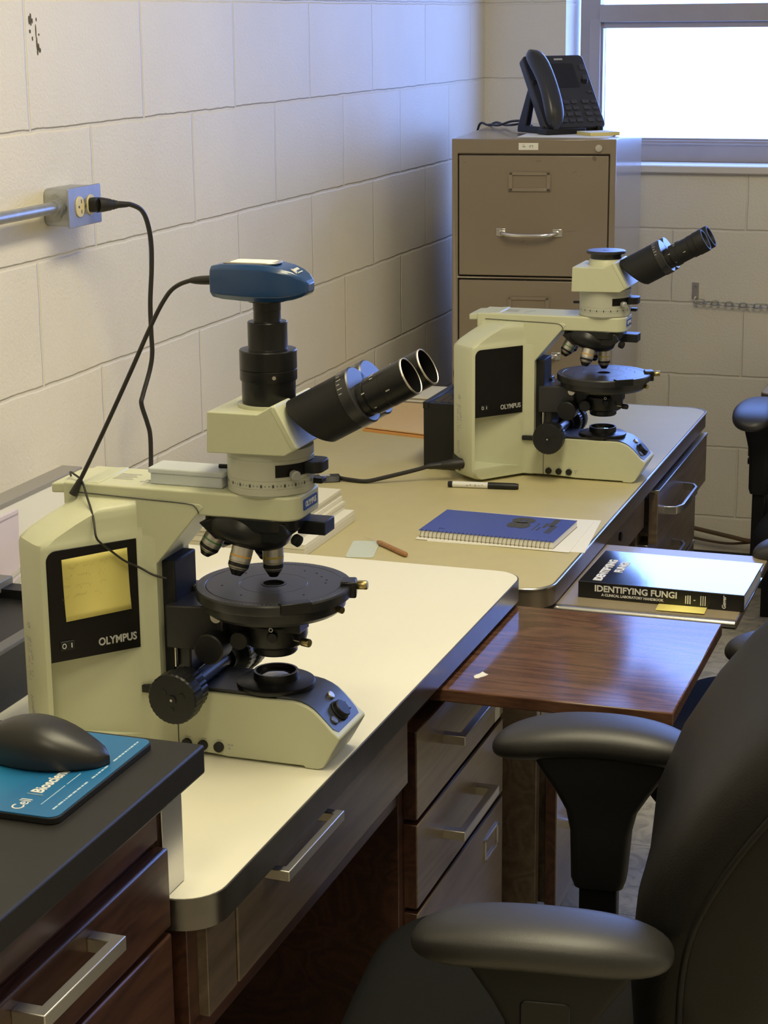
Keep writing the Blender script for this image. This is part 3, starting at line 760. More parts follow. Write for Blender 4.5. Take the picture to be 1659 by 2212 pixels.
    MB().cyl((fx, -.075, fz), (fx, .075, fz), .0095, n=32).cyl((fx, -.062, fz), (fx, -.044, fz), .014).cyl((fx, .044, fz), (fx, .062, fz), .014).build('focus_axle', M_BLACK, r)
    for s in (-1, 1):
        def ridged(R, h0, h1, nn, dep):
            loops = []
            for h, k in ((h0, .94), (h0 + .0025, 1), (h1 - .0025, 1), (h1, .95)):
                loops.append([Vector((fx + (R * k - (dep if i % 2 else 0)) * math.cos(2 * math.pi * i / nn), s * h, fz + (R * k - (dep if i % 2 else 0)) * math.sin(2 * math.pi * i / nn))) for i in range(nn)])
            return loops
        kn = MB().loft(ridged(.0305, .0855, .1080, 64, .0006)).build('focus_knob', M_BLACKP, r, ang=20)
        MB().loft(ridged(.0265, .062, .0855, 60, .0008)).build('fine_focus_ring', M_BLACK, kn, ang=20)
        sg = MB()
        for k in range(3):
            a = 2 * math.pi * k / 3 + .4
            sg.cyl((fx + .013 * math.cos(a), s * .1075, fz + .013 * math.sin(a)), (fx + .013 * math.cos(a), s * .1086, fz + .013 * math.sin(a)), .0042, n=16)
        sg.cyl((fx, s * .1075, fz), (fx, s * .1095, fz), .0055, n=20)
        sg.build('knob_detail', M_BLACK, kn)
        MB().cyl((fx, s * .1094, fz), (fx, s * .1102, fz), .0016, n=12).build('screw', M_NICKEL, kn)
    MB().box((-.150, -.0525, .0745), (-.105, -.044, .0835)).build('tension_lever', M_BLACKP, r, 0.001)
    # dovetail slide, bracket and stage
    br = MB().box((-.134, -.030, .086), (-.112, .030, .232)).build('focus_slide', M_BLACKM, r, 0.002)
    bm_ = MB()
    loops = []
    for x, hw, za, zb in ((-.120, .043, .130, .182), (-.095, .043, .130, .183), (-.070, .040, .130, .184), (-.050, .036, .150, .184)):
        loops.append([Vector((x, -hw, za)), Vector((x, hw, za)), Vector((x, hw, zb)), Vector((x, -hw, zb))])
    bm_.loft(loops).box((-.118, .018, .182), (-.108, .040, .190)).box((-.119, -.030, .095), (-.095, .030, .14))
    brk = bm_.build('stage_bracket', M_STAGE, r, 0.002)
    MB().cyl((-.052, -.052, .176), (-.052, -.040, .176), .0068, n=24).build('clamp_screw', M_NICKEL, brk)
    MB().cyl((-.112, -.034, .105), (-.112, -.034, .135), .0025, n=12).build('guide_rod', M_CHROME, brk)
    st = MB().lathe([(.001, .176), (.060, .176), (.078, .178), (.0835, .183), (.0840, .1935), (.0905, .1945), (.0910, .1975), (.0910, .2050), (.0900, .2070), (.0800, .2072), (.0795, .2067), (.0785, .2072), (.040, .2072), (.0396, .2069), (.0392, .2072), (.0125, .2072), (.0122, .2030), (.001, .2030)], (0, 0, 0), (0, 0, 1), 96).build('stage', M_STAGE, r, ang=25)
    MB().ring([(.0150, .2071), (.0150, .2076), (.0122, .2076), (.0120, .2040), (.0126, .2040)], (0, 0, 0), (0, 0, 1), 40).build('aperture_ring', M_BLACK, st)
    MB().cyl((0, 0, .2025), (0, 0, .2036), .0119, n=40).build('light_opening', M_BLACKM, st)
    gd = MB()
    for k in range(120):
        a = 2 * math.pi * k / 120
        L = .0035 if k % 5 == 0 else .0018
        c, s_ = math.cos(a), math.sin(a); R = .0885
        gd.add([Vector(((R - L) * c - .00022 * s_, (R - L) * s_ + .00022 * c, .20735)), Vector((R * c - .00022 * s_, R * s_ + .00022 * c, .20735)), Vector((R * c + .00022 * s_, R * s_ - .00022 * c, .20735)), Vector(((R - L) * c + .00022 * s_, (R - L) * s_ - .00022 * c, .20735))], [(0, 1, 2, 3)])
    gd.build('degree_scale', M_GREYT, st, flat=True)
    hm = MB()
    for a, R in ((.3, .06), (.5, .062), (.75, .06), (1.0, .062), (1.3, .06), (2.6, .055), (3.6, .06), (4.4, .058), (5.7, .06)):
        hm.cyl((R * math.cos(a), R * math.sin(a), .2068), (R * math.cos(a), R * math.sin(a), .20745), .0013, n=12)
    hm.build('screw_hole', M_BLACKM, st)
    # vernier block and clamp on the rim
    a = math.radians(-52)
    Mv = Matrix.Rotation(a, 4, 'Z')
    MB().box((.080, -.018, .1960), (.0945, .018, .2095), Mv).build('vernier_block', M_BLACK, st, 0.001)
    Mv = Matrix.Rotation(math.radians(17), 4, 'Z')
    ck = MB().box((.078, -.012, .1920), (.0965, .012, .2115), Mv).build('rotation_clamp', M_BLACK, st, 0.002)
    MB().lathe([(.0045, 0), (.0055, .002), (.0055, .012), (.0045, .0135)], Mv @ Vector((.096, 0, .205)), Mv.to_3x3() @ Vector((1, -.15, .02)), 20).build('thumb_screw', M_BRASS, ck)
    MB().lathe([(.0035, 0), (.004, .001), (.004, .007)], (.083, -.010, .186), (.9, -.4, 0), 16).build('centring_screw', M_BRASS, st)
    # condenser below
    sbm = MB().lathe([(.001, .134), (.030, .134), (.036, .138), (.0385, .146), (.0385, .163), (.034, .168), (.046, .172), (.046, .178), (.001, .178)], (0, 0, 0), (0, 0, 1), 48)
    sbm.box((-.10, -.026, .138), (-.02, .026, .172)).box((.020, -.030, .158), (.043, .0, .172))
    con = sbm.build('condenser', M_BLACK, r, 0.001)
    MB().lathe([(.001, .1245), (.0245, .1245), (.0262, .1265), (.0265, .1385), (.001, .1385)], (0, 0, 0), (0, 0, 1), 40).lathe([(.0200, .1240), (.0200, .1250)], (0, 0, 0), (0, 0, 1), 40).build('condenser_lens_mount', M_BLACK, con)
    for (q, d, R, h) in (((-.060, -.028, .138), (0, -1, 0), .0185, .030), ((-.028, -.034, .148), (.1, -1, 0), .011, .012), ((.012, -.036, .1555), (.3, -1, 0), .006, .010)):
        MB().lathe([(R * .9, 0), (R, .0015), (R, h - .0015), (R * .9, h)], q, d, 28).build('condenser_knob', M_BLACKP, con)
    MB().tube([(.0140 + .0022 * math.cos(t), -.0465, .1655 + .0022 * math.sin(t)) for t in [2 * math.pi * i / 14 for i in range(14)]], .0005, 6, 0, True).build('white_mark', M_WHITE, con)
    ts = MB().cyl((.030, -.020, .1475), (.043, -.024, .1475), .0016, n=12).build('screw_shaft', M_CHROME, con)
    MB().lathe([(.0045, 0), (.0050, .001), (.0050, .0105), (.0045, .0115)], (.043, -.024, .1475), (.95, -.3, 0), 20).build('thumb_screw', M_BRASS if camera else M_BLACKP, con)
    # nosepiece and objectives
    tau = math.radians(16)
    ax = Vector((-math.sin(tau), 0, -math.cos(tau))); e1 = Vector((math.cos(tau), 0, -math.sin(tau))); e2 = Vector((0, 1, 0))
    rm = .0345
    Cc = Vector((0, 0, .2520)) - e1 * rm
    nm = MB().lathe([(.001, -.006), (.030, -.004), (.045, .002), (.0505, .008), (.0515, .016), (.050, .024), (.040, .036)], Cc, -ax, 64)
    nm.prism(rrect(-.070, -.044, .040, .044, .030, 8), .279, .2945, 'z')
    nm.prism([(-.055, .266), (-.075, .284), (-.060, .290), (.030, .290), (.036, .276), (.022, .266)], -.040, .040, 'y')
    nose = nm.build('nosepiece', M_BLACK, r, 0.0015, ang=40)
    MB().box((.030, .002, .2685), (.064, .034, .2845)).build('slider_block', M_BLACKP, nose, 0.0012)
    MB().lathe([(.006, 0), (.0068, .001), (.0068, .008), (.005, .009)], (.034, -.018, .268), (.9, -.3, -.3), 20).build('centring_screw', M_BLACKP, nose)
    spec = [(0, .036, .0122), (-72, .034, .0125), (-144, .031, .0122), (144, .033, .0122), (72, .036, .0122)]
    for k, (phd, L, R) in enumerate(spec):
        ph = math.radians(phd)
        e = e1 * math.cos(ph) + e2 * math.sin(ph)
        Mnt = Cc + e * rm
        d = (ax * math.cos(tau) + e * math.sin(tau)).normalized()
        ob = MB().lathe([(R * .8, -.004), (R * .8, 0), (R, .0005), (R, L * .50), (R * .96, L * .52), (R * .96, L * .70), (R * .84, L * .78), (R * .50, L * .95), (R * .42, L * 1.0), (R * .30, L * 1.0)], Mnt, d, 40).build('objective', M_NICKEL, r, ang=30)
        MB().lathe([(R * 1.012, L * .30), (R * 1.012, L * .36)], Mnt, d, 40).build('colour_band', mat('objective_band', ((.55, .42, .06), (.55, .30, .06), (.08, .25, .08), (.5, .1, .1), (.1, .2, .5))[k], .4), ob)
        MB().lathe([(R * .978, L * .56), (R * .978, L * .69)], Mnt, d, 40).lathe([(R * .90, L * .745), (R * .56, L * .93), (R * .44, L * 1.004), (R * .28, L * 1.004)], Mnt, d, 40).build('dark_tip', M_BLACK, ob)
    # intermediate polarising tube
    it = MB().lathe([(.001, .3205), (.0478, .3205), (.0482, .3225), (.0497, .3230), (.0497, .3300), (.0492, .3304), (.0497, .3308), (.0497, .3395), (.0492, .3399), (.0497, .3403), (.0497, .3625), (.0493, .3629), (.0497, .3633), (.0497, .3735), (.001, .3735)], (0, 0, 0), (0, 0, 1), 80).build('analyser_tube', M_CREAM_G, r, ang=25)
    gm = MB()
    for k in range(40):
        a = math.radians(-190 + k * 5.2); R = .0498
        w = .0012 if k % 3 == 0 else .0004; h = .0018 if k % 3 == 0 else .0009
        c, s_ = math.cos(a), math.sin(a)
        gm.add([Vector((R * c - w * -s_ * sgx, R * s_ - w * c * sgx, .3345 + sgz * h)) for sgx, sgz in ((-1, -1), (1, -1), (1, 1), (-1, 1))], [(0, 1, 2, 3)])
    gm.build('degree_scale', M_DARKT, it, flat=True)
    # wrap-round black slot window with a sliding block
    sl = []
    for a in [math.radians(-62 + k * 5) for k in range(17)]:
        c, s_ = math.cos(a), math.sin(a)
        sl.append([Vector((.0490 * c, .0490 * s_, .3445)), Vector((.0503 * c, .0503 * s_, .3445)), Vector((.0503 * c, .0503 * s_, .3585)), Vector((.0490 * c, .0490 * s_, .3585))])
    sw = MB().loft(sl).build('slot_window', M_GLOSSB, it, ang=50)
    MB().prism(rrect(.030, -.016, .066, .020, .010, 5, (0, 1, 1, 0)), .3450, .3580, 'z').build('analyser_slider', M_BLACKP, it, 0.001)
    MB().lathe([(.0030, 0), (.0055, .004), (.0060, .010), (.0045, .012)], (.0385, -.032, .3480), (.77, -.62, -.12), 20).build('slider_knob', mat('clear_grey_plastic', (.35, .35, .34), .2), it)
    MB().box((.048, .006, .3285), (.060, .020, .3345)).build('lock_lever', M_BLACKP, it, 0.001)
    MB().cyl((-.061, -.008, .3445), (-.046, -.006, .3445), .0026, n=14).build('side_screw', M_BLACK, it)
    # trinocular head
    hp = [(-.0545, .3710), (.0390, .3725), (.0500, .3790), (.0515, .3805), (.0275, .4275), (.0250, .4285), (.0080, .4180), (-.0530, .4180)]
    hd = MB().prism(hp, -.0555, .0555, 'y').build('head', M_CREAM, r, 0.0022, 3)
    tdir = Vector((.8746, 0, .4848)); ndir = Vector((-.4848, 0, .8746))
    MB().loft([[Vector((.0395, 0, .4035)) + ndir * n_ + Vector((0, y_, 0)) + tdir * t for y_, n_ in rrect(-.056, -.0270, .056, .0285, .004, 3)] for t in (-.004, .0030)]).build('tube_mount_plate', M_CREAM, hd, 0.001)
    P0 = Vector((.0405, 0, .4035))
    hb = MB()
    R, yl = .0325, .0225
    ys = [-(yl + R) * math.cos(math.pi * k / 40) for k in range(41)]
    def lobe(y):
        h = math.sqrt(max(0, R * R - (abs(y) - yl) ** 2)) if abs(y) > yl else R
        return h if abs(y) > yl else min(R, max(.0292, math.sqrt(R * R - (abs(y) - yl) ** 2)))
    outl = [(y, lobe(y)) for y in ys[1:-1]] + [(y, -lobe(y)) for y in reversed(ys[1:-1])]
    loops = []
    for k, (t, sc) in enumerate(((0, .80), (.0012, .93), (.0045, 1.0), (.0735, 1.0))):
        P = []
        for y, n_ in outl:
            nn = n_ * sc - .006
            a0 = .0125 - .44 * nn
            P.append(P0 + Vector((0, y * sc, 0)) + ndir * nn + tdir * (t if k == 3 else max(.0015, a0) + t))
        loops.append(P)
    hb.loft(loops)
    bh = hb.build('binocular_housing', M_BLACKM, r, 0.0, ang=28)
    for s in (-1, 1):
        c0 = P0 + Vector((0, s * .0225, 0)) - ndir * .006
        MB().lathe([(.0322, .0735), (.0336, .0745), (.0336, .0880), (.0320, .0895), (.001, .0895)], c0, tdir, 56).build('interpupillary_ring', M_STAGE, bh, ang=25)
        tk = MB()
        for k in range(16):
            a = math.radians(30 + k * 9) * (1 if s > 0 else -1) + (0 if s > 0 else math.pi)
            e = ndir * math.sin(math.radians(20 + k * 10)) + Vector((0, s * math.cos(math.radians(20 + k * 10)), 0))
            p = c0 + tdir * .0790 + e * .0337
            tt = tdir.cross(e)
            tk.add([p + tt * .0005 - tdir * .003, p - tt * .0005 - tdir * .003, p - tt * .0005 + tdir * (.003 if k % 2 else .001), p + tt * .0005 + tdir * (.003 if k % 2 else .001)], [(0, 1, 2, 3)])
        tk.build('ring_scale', M_GREYT, bh, flat=True)
        ce = P0 + Vector((0, s * .0300, 0)) - ndir * .0128
        MB().lathe([(.0195, .088), (.0195, .098), (.0188, .0985), (.0188, .106), (.001, .106)], ce, tdir, 40).build('eyepiece_sleeve', M_BLACK, bh)
        if camera:
            ey = MB().lathe([(.0205, .100), (.0212, .101), (.0212, .120), (.0216, .1205), (.0216, .1510), (.0208, .1517), (.0201, .1510), (.0198, .118), (.001, .117)], ce, tdir, 56).build('eyepiece', M_BLACK, r, ang=30)
            MB().ring([(.0217, .1503), (.0216, .1517), (.0207, .1522), (.0200, .1515), (.0203, .1505)], ce, tdir, 56).build('bright_rim', M_NICKEL, ey, ang=60)
            MB().lathe([(.0196, .119), (.014, .1215), (.001, .1225)], ce, tdir, 40).build('lens', M_GLASS_LENS, ey)
        else:
            ey = MB().lathe([(.0195, .100), (.0212, .101), (.0212, .112), (.0200, .113), (.0200, .138), (.0214, .139), (.0214, .150), (.0222, .151), (.0222, .167), (.0212, .1700), (.0175, .1700), (.0160, .163), (.001, .162)], ce, tdir, 56).build('eyepiece', M_BLACKM, r, ang=30)
            MB().lathe([(.0158, .1632), (.001, .1650)], ce, tdir, 32).build('lens', M_GLASS_LENS, ey)
        mk = MB()
        for t, a, w, h in ((.113, 80, .001, .012), (.113, 70, .006, .0012), (.113, 55, .004, .0012), (.100, 20, .004, .0014), (.128, -5, .005, .0014), (.105, -35, .003, .0014)):
            e = ndir * math.sin(math.radians(a)) - Vector((0, math.cos(math.radians(a)), 0))
            R = .0214 if camera else .0213
            p = ce + tdir * t + e * (R + .0002); tt = tdir.cross(e)
            mk.add([p + tt * h / 2 - tdir * w / 2, p - tt * h / 2 - tdir * w / 2, p - tt * h / 2 + tdir * w / 2, p + tt * h / 2 + tdir * w / 2], [(0, 1, 2, 3)])
        mk.build('printed_marks', M_GREYT, ey, flat=True)
    # top port
    if camera:
        MB().lathe([(.036, .4165), (.036, .4215), (.001, .4215)], (0, 0, 0), (0, 0, 1), 56).build('port_collar', M_CREAM, hd)
        pt = MB().lathe([(.0300, .4212), (.0306, .423), (.0306, .4475), (.0322, .4480), (.0325, .4490), (.0325, .4600), (.0318, .4606), (.0325, .4612), (.0325, .4812), (.0318, .4825), (.0228, .4830), (.0224, .4840), (.0224, .5130), (.0216, .5140), (.0157, .5142), (.0154, .5150), (.0154, .5260), (.0157, .5265), (.0157, .5400), (.001, .5400)], (0, 0, 0), (0, 0, 1), 64).build('photo_tube', M_BLACK, r, ang=25)
        MB().lathe([(.0022, 0), (.0022, .0016)], (.0175, -.0270, .4545), (.54, -.84, 0), 14).build('set_screw', M_NICKEL, pt)
    else:
        MB().lathe([(.0335, .4165), (.0320, .4275), (.0300, .4300), (.001, .4300)], (0, 0, 0), (0, 0, 1), 56).build('port_collar', M_CREAM, hd)
        cp_ = MB().lathe([(.0295, .4290), (.0295, .4395), (.0370, .4400), (.0378, .4412), (.0374, .4448), (.0355, .4458), (.001, .4455)], (0, 0, 0), (0, 0, 1), 64).build('port_cap', M_STAGE, r, ang=25)
        MB().lathe([(.006, .4452), (.006, .4459), (.0045, .4462), (.001, .4462)], (0, 0, 0), (0, 0, 1), 24).build('cap_centre', M_BLACK, cp_)
    return r

S1 = Vector((.699, -3.315, .7452)); S2 = Vector((.7248, -1.6765, .7062))
sc1 = make_scope('cream and black microscope with a blue camera on top, on the white desk', 'microscope', S1, True)
sc2 = make_scope('cream and black microscope without a camera, on the far end of the tan desk', 'microscope', S2, False)

# ------------------------------------------------------------------ things on and around the first microscope
def T(v): return S1 + Vector(v)
M_CAMB = mat('blue_enamel', (0.007, 0.047, 0.155), 0.28, coat=0.4, coat_rough=0.1)
cm = thing('microscope_camera', 'glossy blue digital camera on top of the nearer microscope', 'camera', T((0, 0, .5395)))
secs = []
for x, w, zt, zb in ((-.0655, .0235, .0352, .0035), (-.0640, .0250, .0370, .0020), (-.050, .0280, .0395, .0), (-.020, .0295, .0400, -.0015), (.000, .0295, .0398, -.002), (.015, .0288, .0388, -.0015), (.030, .0265, .0362, -.0005), (.043, .0230, .0320, .0015), (.052, .0185, .0272, .0042), (.0575, .0140, .0225, .0070), (.0600, .0095, .0185, .0095)):
    x *= .90
    h = zt - zb
    # a crease runs down the flank from high at the rear to low at the front
    cz = zb + h * (.66 - .32 * (x + .059) / .113)
    P = [(-w * .72, zb), (-w * .97, zb + h * .16), (-w, cz), (-w * .93, zt - h * .12), (-w * .80, zt), (w * .80, zt), (w * .93, zt - h * .12), (w, cz), (w * .97, zb + h * .16), (w * .72, zb)]
    secs.append([Vector((x, y, z)) for y, z in P])
shell = MB().loft(secs).build('camera_shell', M_CAMB, cm, ang=16)
sb = shell.modifiers.new('edge', 'BEVEL'); sb.width = .0012; sb.segments = 2; sb.limit_method = 'ANGLE'; sb.angle_limit = math.radians(22)
tp = MB().prism(rrect(-.044, -.018, .018, .016, .012, 6, (0, 1, 1, 0)), .0392, .0412, 'z').build('top_plate', M_NICKEL, cm, .0006)
MB().prism(rrect(-.037, -.0170, .012, .012, .004, 4), .0411, .0415, 'z').build('paper_label', M_PAPER, tp)
MB().lathe([(.0215, -.003), (.0225, -.001), (.001, -.001)], (0, 0, 0), (0, 0, 1), 48).build('mount_flange', M_BLACK, cm)
fd = Vector((.72, -.20, .66)).normalized()
lg = MB()
def LQ(u0, v0, pts):
    o = Vector((.0418, -.0030, .0307)); ru = Vector((-.05, 1, .02)).normalized(); n = Vector((.50, 0, .86)).normalized(); rv = n.cross(ru).normalized()
    lg.loft([[o + ru * (u0 + a) + rv * (v0 + b) + n * d for a, b in pts] for d in (.0000, .0012)])
LQ(-.012, 0, ((0, 0), (.0015, 0), (.0032, .0085), (.0017, .0085)))
LQ(-.012, 0, ((.0012, .0080), (.0036, .0080), (.0056, .0015), (.0044, .0010)))
for k in range(4): LQ(-.006 + k * .0036, .0035, ((0, 0), (.0020, 0), (.0028, .0035), (.0008, .0035)))
LQ(-.008, -.0008, ((0, 0), (.0150, 0), (.0152, .0010), (.0002, .0010)))
lg.build('logo_mark', M_WHITE, shell)

def rot_text_up(q): return q
cb = thing('camera_cable', 'black cable drooping from the blue camera down to the rear of the nearer microscope', 'cable', T((-.15, 0, .45)))
pts = [T(q) for q in ((-.066, .0, .5578), (-.092, .002, .5560), (-.112, .000, .5480), (-.125, -.003, .5330), (-.140, -.010, .5030), (-.163, -.021, .4500), (-.190, -.033, .3900), (-.216, -.044, .3350), (-.2265, -.0475, .3160))]
wb(MB().tube(pts, .0026, 10), 'cord', M_CORD, cb)
wb(MB().lathe([(.0050, 0), (.0056, .003), (.0050, .022), (.0042, .030), (.0030, .036)], T((-.0570, 0, .5582)), (-1, .02, -.06), 20), 'plug', M_CORD, cb)
a, b = T((-.221, -.0455, .3255)), T((-.2295, -.0490, .3085))
wb(MB().cyl(a, b, .0032, .0050, 16), 'strain_relief', M_CORD, cb)

tc = thing('thin_wire', 'thin black wire trailing over the shoulder and side panel of the nearer microscope', 'wire', T((-.19, -.08, .3)))
pts = [T(q) for q in ((-.252, -.010, .3205), (-.247, -.020, .3275), (-.238, -.028, .3275), (-.222, -.040, .3235), (-.205, -.062, .3130), (-.185, -.086, .2950), (-.176, -.0985, .2760), (-.1745, -.0905, .2655), (-.168, -.0765, .2520), (-.158, -.0640, .2380), (-.146, -.0520, .2280), (-.1310, -.0470, .2190), (-.118, -.040, .2140))]
wb(MB().tube(pts, .0013, 8), 'cord', M_CORD, tc)

# yellow note stuck on the panel
u_ = Vector((.643, .766, 0)); n_ = Vector((.766, -.643, 0)); p_ = Vector((-.2225, -.1345, 0))
note = []
N = 10
vs = []
for k in range(N + 1):
    v = k / N
    zc = .2505 - .0735 * v
    lift = .0016 + .0045 * max(0, v - .45) ** 2
    for a in (.0190, .0995):
        vs.append(T(p_ + u_ * (a + .0015 * v) + n_ * (lift + (.004 * max(0, v - .5) ** 2 if a > .05 else 0)) + Vector((0, 0, zc + .0025 * (a - .019) / .08))))
fs = [(2 * k, 2 * k + 1, 2 * k + 3, 2 * k + 2) for k in range(N)]
nt_ = MB().add(vs, fs).build('sticky_note', M_STICKY, None, ang=60)
sd = nt_.modifiers.new('sheet', 'SOLIDIFY'); sd.thickness = .0003
tag(nt_, 'yellow note with faint pencil lines stuck to the side panel of the nearer microscope', 'sticky note')
wm = MB(); rn = random.Random(5)
for row, words in enumerate(((3, 3, 2), (2, 4, 2), (2, 5, 2), (2, 4, 2))):
    x = .026 + (-.003 * row)
    zz = .2405 - row * .0118
    for wi, wn in enumerate(words):
        for _ in range(wn * 2):
            hgt = rn.uniform(.0012, .0030)
            dz = rn.uniform(-.0006, .0006)
            q0 = T(p_ + u_ * x + n_ * .0022 + Vector((0, 0, zz + dz + .002 * (x - .02) / .08)))
            q1 = q0 + u_ * rn.uniform(.0008, .0022) + Vector((0, 0, hgt * rn.choice((-1, 1))))
            d = u_ * .00028
            wm.add([q0, q0 + d, q1 + d, q1], [(0, 1, 2, 3)])
            x += .0021
        x += .0055 if wi == 0 else .009
hw = wm.build('handwriting', mat('pencil_grey', (.33, .30, .13), .7), nt_, flat=True)

# translucent plastic box on the arm
tb = thing('plastic_box', 'small translucent plastic box lying on the arm of the nearer microscope', 'box', T((-.095, -.005, .3216)))
M_TRL = mat('frosted_polypropylene', (.80, .84, .84), .45)
M_TRL.node_tree.nodes['Principled BSDF'].inputs['Transmission Weight'].default_value = .35
MB().prism(rrect(-.047, -.019, .044, .019, .003, 3), 0, .0135, 'z').build('box_body', M_TRL, tb, .0015)
MB().prism(rrect(-.049, -.021, .047, .021, .003, 3), .0132, .0195, 'z').build('lid', M_TRL, tb, .0015)

# ------------------------------------------------------------------ outlet box, conduit, plug
ob = thing('outlet_box', 'grey steel outlet box with two cream sockets on the left block wall', 'outlet', (0, -2.50, 1.298))
M_OUTC = mat('grey_steel_plate', (.36, .37, .40), .35, metal=.6, var=.12, vscale=50)
wb(MB().prism(rrect(-2.551, 1.268, -2.449, 1.328, .012, 5), 0.0, .044, 'x'), 'box_body', M_GALV, ob, .002)
wb(MB().prism(rrect(-2.556, 1.2665, -2.444, 1.3295, .003, 3), .044, .0475, 'x'), 'cover_plate', M_OUTC, ob, .0008)
M_IV = mat('ivory_socket', (.70, .60, .32), .35)
for yc in (-2.5195, -2.4815):
    so = wb(MB().prism(rrect(yc - .0135, 1.2815, yc + .0135, 1.3145, .013, 6), .046, .0495, 'x'), 'socket', M_IV, ob, .0006)
    MB().box((.0494, yc + .002, 1.3035), (.0499, yc + .004, 1.3095)).box((.0494, yc + .002, 1.2870), (.0499, yc + .004, 1.2930)).cyl((.0493, yc - .005, 1.298), (.0499, yc - .005, 1.298), .0022, n=12).build('slots', M_DARKT, so)
wb(MB().cyl((.0474, -2.5005, 1.298), (.0486, -2.5005, 1.298), .003, n=12), 'screw', M_NICKEL, ob)
kn = MB()
for z in (1.285, 1.311): kn.cyl((.022, -2.5525, z), (.022, -2.5505, z), .0095, n=20)
wb(kn, 'knockout', M_GALV, ob)
cdm = thing('conduit', 'grey metal conduit running along the left wall into the outlet box', 'conduit', (.026, -3.2, 1.298))
wb(MB().cyl((.026, -4.2, 1.3), (.026, -2.560, 1.3), .0095, n=24), 'pipe', M_GALV, cdm)
wb(MB().lathe([(.0125, 0), (.0125, .010), (.0145, .010), (.0145, .016)], (.026, -2.572, 1.3), (0, 1, 0), 20).lathe([(.016, 0), (.016, .005)], (.026, -2.556, 1.3), (0, 1, 0), 6), 'connector', M_GALV, cdm)
for y in (-3.15, -3.9): wb(MB().box((.0, y - .008, 1.282), (.0165, y + .008, 1.318)).cyl((.026, y - .008, 1.3), (.026, y + .008, 1.3), .0108, n=20), 'strap', M_GALV, cdm)

pc = thing('power_cord', 'black power cord hanging from the wall outlet behind the nearer microscope', 'cord', (.06, -2.4, 1.2))
yc = -2.4815
wb(MB().prism(rrect(yc - .0115, 1.2865, yc + .0135, 1.3095, .006, 4), .0500, .0620, 'x').lathe([(.0125, 0), (.0118, .010), (.0095, .024), (.0082, .026), (.0082, .030), (.0070, .031), (.0070, .035), (.0060, .036), (.0052, .048), (.0044, .056)], (.058, -2.478, 1.2975), (.55, .80, -.05), 24), 'plug', M_CORD, pc)
pts = [(.083, -2.440, 1.2960), (.090, -2.420, 1.2930), (.097, -2.397, 1.2820), (.098, -2.379, 1.2600), (.094, -2.360, 1.2250), (.086, -2.345, 1.180), (.076, -2.335, 1.120), (.068, -2.320, 1.065), (.060, -2.303, 1.025), (.055, -2.305, .995), (.052, -2.330, .955), (.052, -2.337, .940), (.054, -2.322, .905), (.056, -2.316, .880), (.058, -2.322, .830), (.065, -2.345, .79), (.09, -2.40, .772), (.16, -2.52, .7505), (.28, -2.75, .7505), (.36, -2.95, .7505), (.385, -3.10, .752), (.40, -3.15, .757)]
wb(MB().tube(pts, .0041, 10), 'cord', M_CORD, pc)

# ------------------------------------------------------------------ left rear: carton, lavender sheet, black box, grey cable
wc = thing('storage_carton', 'long white carton with a grey lid edge standing against the left wall', 'carton', (.053, -2.98, .7455))
wb(MB().box((.072, -3.34, .7455), (.100, -2.664, .896)), 'carton_body', M_PAPER, wc, .001)
wb(MB().box((.066, -3.345, .8960), (.1015, -2.655, .9035)), 'lid', mat('grey_board', (.30, .28, .25), .6), wc, .001)
ls = MB().loft([[Vector((.1005 + t, y, z)) for y, z in ((-3.20, .7475), (-2.872, .7475), (-2.862, .880), (-3.20, .884))] for t in (.0, .0025)])
ls.box((.100, -3.20, .880), (.105, -2.8650, .886))
tag(ls.build('folder_sheet', mat('pale_lavender_card', (.66, .58, .66), .6), None, .0006), 'pale lavender card leaning on the white carton at the left edge', 'card')
bb = thing('instrument_box', 'black instrument box with a sunken top behind the nearer microscope', 'instrument box', (.25, -3.15, .7455))
q = wb(MB().box((.150, -3.50, .7455), (.318, -3.02, .822)), 'box_body', M_BLACKP, bb)
cutter = MB().box((.175, -3.49, .809), (.300, -3.05, .85))
cutter.v = [v - bb.location + bb.location for v in cutter.v]
cut(q, cutter)
wb(MB().box((.146, -3.50, .816), (.178, -3.016, .832)), 'top_rim', mat('grey_plastic', (.16, .16, .17), .4), bb, .0015)
wb(MB().box((.300, -3.50, .8185), (.3195, -3.018, .8245)), 'top_lip', mat('dark_grey_plastic', (.10, .10, .11), .4), bb, .001)
gc = MB().tube([(.112, -3.14, .79), (.118, -3.02, .8), (.122, -2.94, .797), (.126, -2.885, .812), (.128, -2.862, .838), (.126, -2.850, .850), (.124, -2.845, .82), (.126, -2.86, .798), (.124, -2.90, .79), (.122, -2.97, .775), (.118, -3.06, .7505), (.117, -3.15, .7505)], .0032, 10)
tag(gc.build('grey_cable', mat('pale_grey_rubber', (.42, .40, .37), .5), None), 'pale grey looped cable in front of the lavender card', 'cable')

